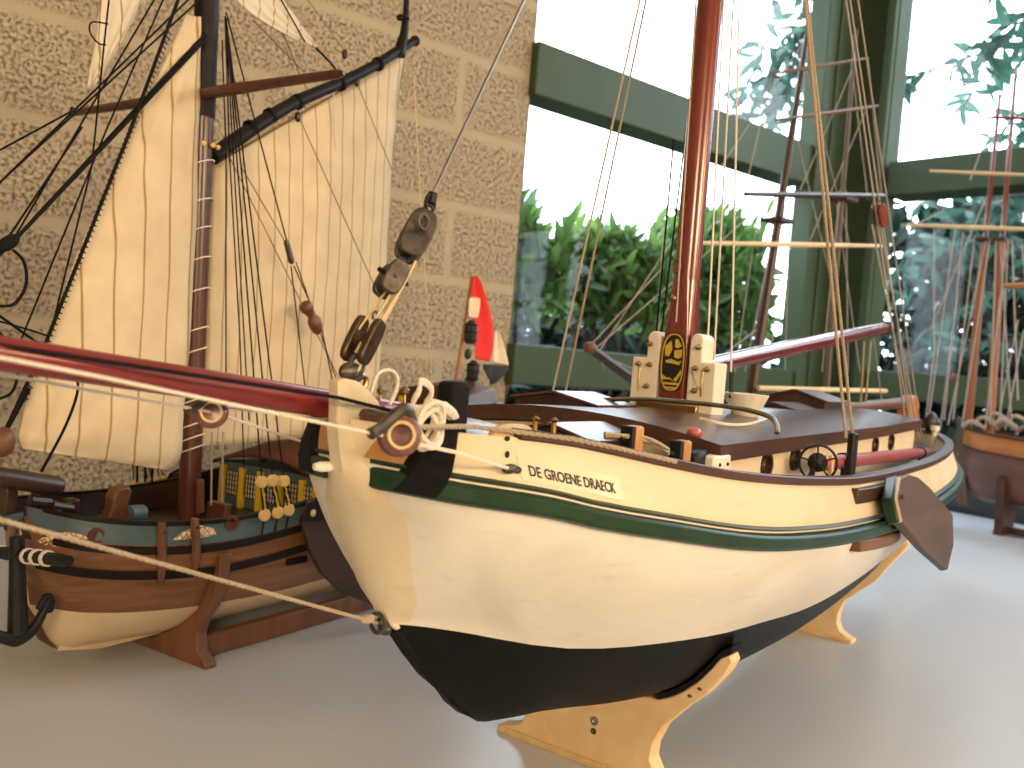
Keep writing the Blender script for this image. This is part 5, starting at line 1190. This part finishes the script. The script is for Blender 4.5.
M['leaf'] = leafmat('laurel_leaf', (.04, .085, .025), (.14, .23, .07), .45)
M['leafshade'] = leafmat('shaded_leaf', (.004, .012, .009), (.009, .026, .016), .12, .65)  # near-black leaf colour carries the shade deep in the hedges
M['leafgrey'] = leafmat('olive_leaf', (.035, .085, .07), (.07, .15, .11), .35)
M['bark'] = paint('bark', (.07, .05, .035), .9, .3, 20, .4, dist=.01)
def leaf(mb, p, d, up, l, w):
    d = d.normalized(); side = d.cross(up)
    if side.length < 1e-4: side = d.orthogonal()
    side.normalize(); n = side.cross(d); o = len(mb.v)
    for t, k, z in ((0, .08, 0), (.3, .8, .03), (.6, .85, .02), (.85, .4, -.05), (1, .02, -.12)):
        c = p+d*l*t+n*l*z; mb.v += [tuple(c-side*w*k/2+n*w*.12*k), tuple(c), tuple(c+side*w*k/2+n*w*.12*k)]
    for i in range(4):
        a = o+3*i; mb.f += [(a, a+1, a+4, a+3), (a+1, a+2, a+5, a+4)]; mb.m += [0, 0]
def rdir(rng, upb=.3): 
    while True:
        v = V((rng.uniform(-1, 1), rng.uniform(-1, 1), rng.uniform(-1, 1)+upb))
        if .1 < v.length < 1.6: return v.normalized()
def outdoor_root(name, loc, label, cat, group):
    o = bpy.data.objects.new(name, None); COL.objects.link(o); o.location = loc; return tag(o, label, cat, group)
def rw(u, v, z=0.): e2 = V((-E1.y, E1.x, 0)); return WQ+E1*u+e2*v+V((0, 0, z))
def shrub(name, u, v, h, rx, n, lmat, label, ll_=.10, lw=.034, seed=1, z0=1.25, group=None, cat='shrub', stems=9, tops=30):
    rng = random.Random(seed); root = outdoor_root(name, rw(u, v), label, cat, group); stem = MB(); lf = MB()
    for k in range(stems):
        a = rng.uniform(0, 6.28); tip = V((rx*.8*math.cos(a)*rng.random(), rx*.8*math.sin(a)*rng.random(), h*rng.uniform(.7, .95))); 
        stem.tube(curve([V((rng.uniform(-.08, .08), rng.uniform(-.08, .08), -.02)), V((tip.x*.3, tip.y*.3, h*.4)), tip], 4), [.014-.001*i for i in range(9)], 6)
    for k in range(n):
        z = z0+(h-z0)*rng.random()**.8; rr_ = rx*(1.0 if z < h*.75 else math.sqrt(max(.05, 1-((z-h*.75)/(h*.27))**2)))
        a = rng.uniform(0, 6.28); r_ = rr_*math.sqrt(rng.random()); p = V((r_*math.cos(a), r_*math.sin(a), z))
        leaf(lf, p, rdir(rng, .5), rdir(rng, .8), ll_*rng.uniform(.7, 1.25), lw*rng.uniform(.8, 1.2))
    for k in range(tops):                     # young shoots standing above the crown
        a = rng.uniform(0, 6.28); r_ = rx*.95*math.sqrt(rng.random()); b = V((r_*math.cos(a), r_*math.sin(a), h*.86)); tip = b+V((rng.uniform(-.05, .05), rng.uniform(-.05, .05), h*rng.uniform(.04, .17)))
        stem.tube([b, tip], .004, 5)
        for j in range(11):
            t = j/10; p = lv(b, tip, t); aa = j*2.4; leaf(lf, p, V((math.cos(aa)*.6, math.sin(aa)*.6, .65+t*.5)), V((0, 0, 1)), ll_*1.05, lw)
    stem.build('stem', M['bark'], root); lf.build('foliage', lmat, root, smooth=0)
    return root
shrub('laurel_shrub', .32, .62, 1.56, .29, 1500, M['leaf'], 'bright green laurel shrub outside the window beside the block wall', seed=3, group=None)
shrub('laurel_shrub', .97, .70, 1.54, .29, 1500, M['leaf'], 'bright green laurel shrub outside the window just left of the red mast', seed=5)
shrub('laurel_shrub', 1.66, .80, 1.72, .29, 1900, M['leaf'], 'green laurel shrub outside the window right of the red mast', seed=8, tops=16)
def hedge(u0, v0, u1, v1, h, dep, n, label, seed):
    rng = random.Random(seed); root = outdoor_root('hedge', rw((u0+u1)/2, (v0+v1)/2), label, 'hedge', None); ax = rw(u1, v1)-rw(u0, v0); ln = ax.length; ax.normalize(); nn = V((-ax.y, ax.x, 0)); lf = MB(); st = MB()
    for k in range(n):
        p = ax*rng.uniform(-ln/2, ln/2)+nn*rng.gauss(0, dep/3)+V((0, 0, h*rng.random()**.85)); leaf(lf, p, rdir(rng, .2), rdir(rng, .8), .155*rng.uniform(.7, 1.3), .06*rng.uniform(.8, 1.2))
    for k in range(14):
        p = ax*lerp(-ln/2, ln/2, (k+.5)/14); st.tube([p, p+V((rng.uniform(-.1, .1), 0, h*.85))], .02, 6)
    st.build('stem', M['bark'], root); lf.build('foliage', M['leafshade'], root, smooth=0); return root
hedge(-.6, 2.0, 3.6, 2.0, 1.50, .8, 9000, 'dense hedge, leaves coloured as in shade, outside behind the laurel shrubs', 11)  # deeper row added to give darkness behind the shrubs
hedge(UC+2.15, .9, UC+2.15, -3.2, 2.05, .7, 15000, 'dense hedge, leaves coloured as in shade, outside beyond the side window', 12)
# olive tree with drooping leaves by the side window
rng = random.Random(21); tr_ = outdoor_root('olive_tree', rw(UC+.95, -.45), 'grey green leafed tree with drooping twigs outside the side window', 'tree', None)
tk = MB(); lf = MB(); tk.tube(curve([V((0, 0, -.05)), V((.05, .02, .8)), V((0, .06, 1.5)), V((.04, .0, 2.1)), V((0, 0, 2.6))], 4), [.05-.0022*i for i in range(17)], 8)
for k in range(46):
    z = rng.uniform(1.15, 2.5); a = rng.uniform(0, 6.28); l = rng.uniform(.2, .55); p0 = V((.02, .02, z)); p1 = p0+V((l*math.cos(a), l*math.sin(a), rng.uniform(-.05, .35))); p2 = p1+V((.2*math.cos(a), .2*math.sin(a), -rng.uniform(.0, .25)))
    c = curve([p0, lv(p0, p1, .5)+V((0, 0, .06)), p1, p2], 5); tk.tube(c, [.010-.0005*i for i in range(len(c))], 5)
    for q in c[5:]:
        for j in range(3): leaf(lf, q, V((rng.uniform(-1, 1), rng.uniform(-1, 1), rng.uniform(-1.3, .4))), rdir(rng, .6), .115*rng.uniform(.7, 1.2), .032)
tk.build('trunk', M['bark'], tr_); lf.build('foliage', M['leafgrey'], tr_, smooth=0)
rng = random.Random(33); tw = outdoor_root('slender_tree', rw(2.3, .55), 'tall slender tree whose twigs hang beside the corner pillar', 'tree', None)
tk = MB(); lf = MB(); tk.tube(curve([V((0, 0, -.05)), V((.03, .02, 1.2)), V((0, .0, 2.0)), V((0, .0, 2.9))], 5), [.035-.0015*i for i in range(16)], 7)
for k in range(13):
    p0 = V((.0, .0, rng.uniform(2.1, 2.8))); l = rng.uniform(.3, .62); p1 = p0-E1*l+V((rng.uniform(-.1, .1), rng.uniform(-.1, .1), rng.uniform(-.1, .25))); p2 = p1-E1*.12+V((0, 0, -rng.uniform(.15, .4))); c = curve([p0, lv(p0, p1, .5)+V((0, 0, .06)), p1, p2], 5); tk.tube(c, [.007-.0003*i for i in range(len(c))], 5)
    for q in c[7:]:
        for j_ in range(2): leaf(lf, q, V((rng.uniform(-1, 1), rng.uniform(-1, 1), rng.uniform(-1.4, .2))), rdir(rng, .6), .12, .034)
tk.build('trunk', M['bark'], tw); lf.build('foliage', M['leafgrey'], tw, smooth=0)
mb = MB(); mb.box((0, 0, -.12), (60, 60, .1)); room(tag(mb.build('ground', M['soil'], smooth=0), kind='structure'), 0)

# ================================================================== light
w = bpy.data.worlds.new('overcast_sky'); SC.world = w; w.use_nodes = True; t = w.node_tree; bg = t.nodes['Background']
tcw = N(t, 'ShaderNodeTexCoord'); sx = N(t, 'ShaderNodeSeparateXYZ'); t.links.new(tcw.outputs['Generated'], sx.inputs[0])
r = ramp(t, [(.45, (.55, .66, .78)), (.58, (.82, .91, 1.0)), (1, (.74, .87, 1.0))]); mp_ = N(t, 'ShaderNodeMapRange'); mp_.inputs[1].default_value = -1; mp_.inputs[2].default_value = 1; t.links.new(sx.outputs['Z'], mp_.inputs[0]); t.links.new(mp_.outputs[0], r.inputs['Fac']); t.links.new(r.outputs['Color'], bg.inputs['Color'])
bg.inputs['Strength'].default_value = 8.5
def lamp(name, u, v, z, sx_, sy_, watts, col, aim=None):
    ld = bpy.data.lights.new(name, 'AREA'); ld.shape = 'RECTANGLE'; ld.size = sx_; ld.size_y = sy_; ld.energy = watts; ld.color = col
    o = bpy.data.objects.new(name, ld); COL.objects.link(o); o.location = rw(u, v, z)
    tgt = rw(*aim) if aim else rw(u, v, 0); o.rotation_euler = (tgt-o.location).to_track_quat('-Z', 'Y').to_euler(); return o
WARM = (1.0, .74, .46)
lamp('wall_lamp', -.2, -4.05, 1.75, .7, .4, 52, WARM, (.1, -.3, .95))
lamp('wall_lamp', -2.6, -3.6, 1.7, .6, .5, 46, WARM, (-.8, 0, 1.25))
lamp('wall_lamp', 1.15, -3.9, 1.9, .5, .4, 25, WARM, (.5, -.6, .95))
lamp('ceiling_lamp', -1.1, -1.1, 2.68, .5, .5, 3, WARM)

vs = SC.view_settings; vs.view_transform = 'Standard'; vs.look = 'None'; vs.gamma = 1; vs.exposure = 0.0; vs.use_curve_mapping = False
SC.cycles.use_denoising = True; SC.cycles.max_bounces = 10; SC.cycles.transparent_max_bounces = 16; SC.cycles.sample_clamp_indirect = 8
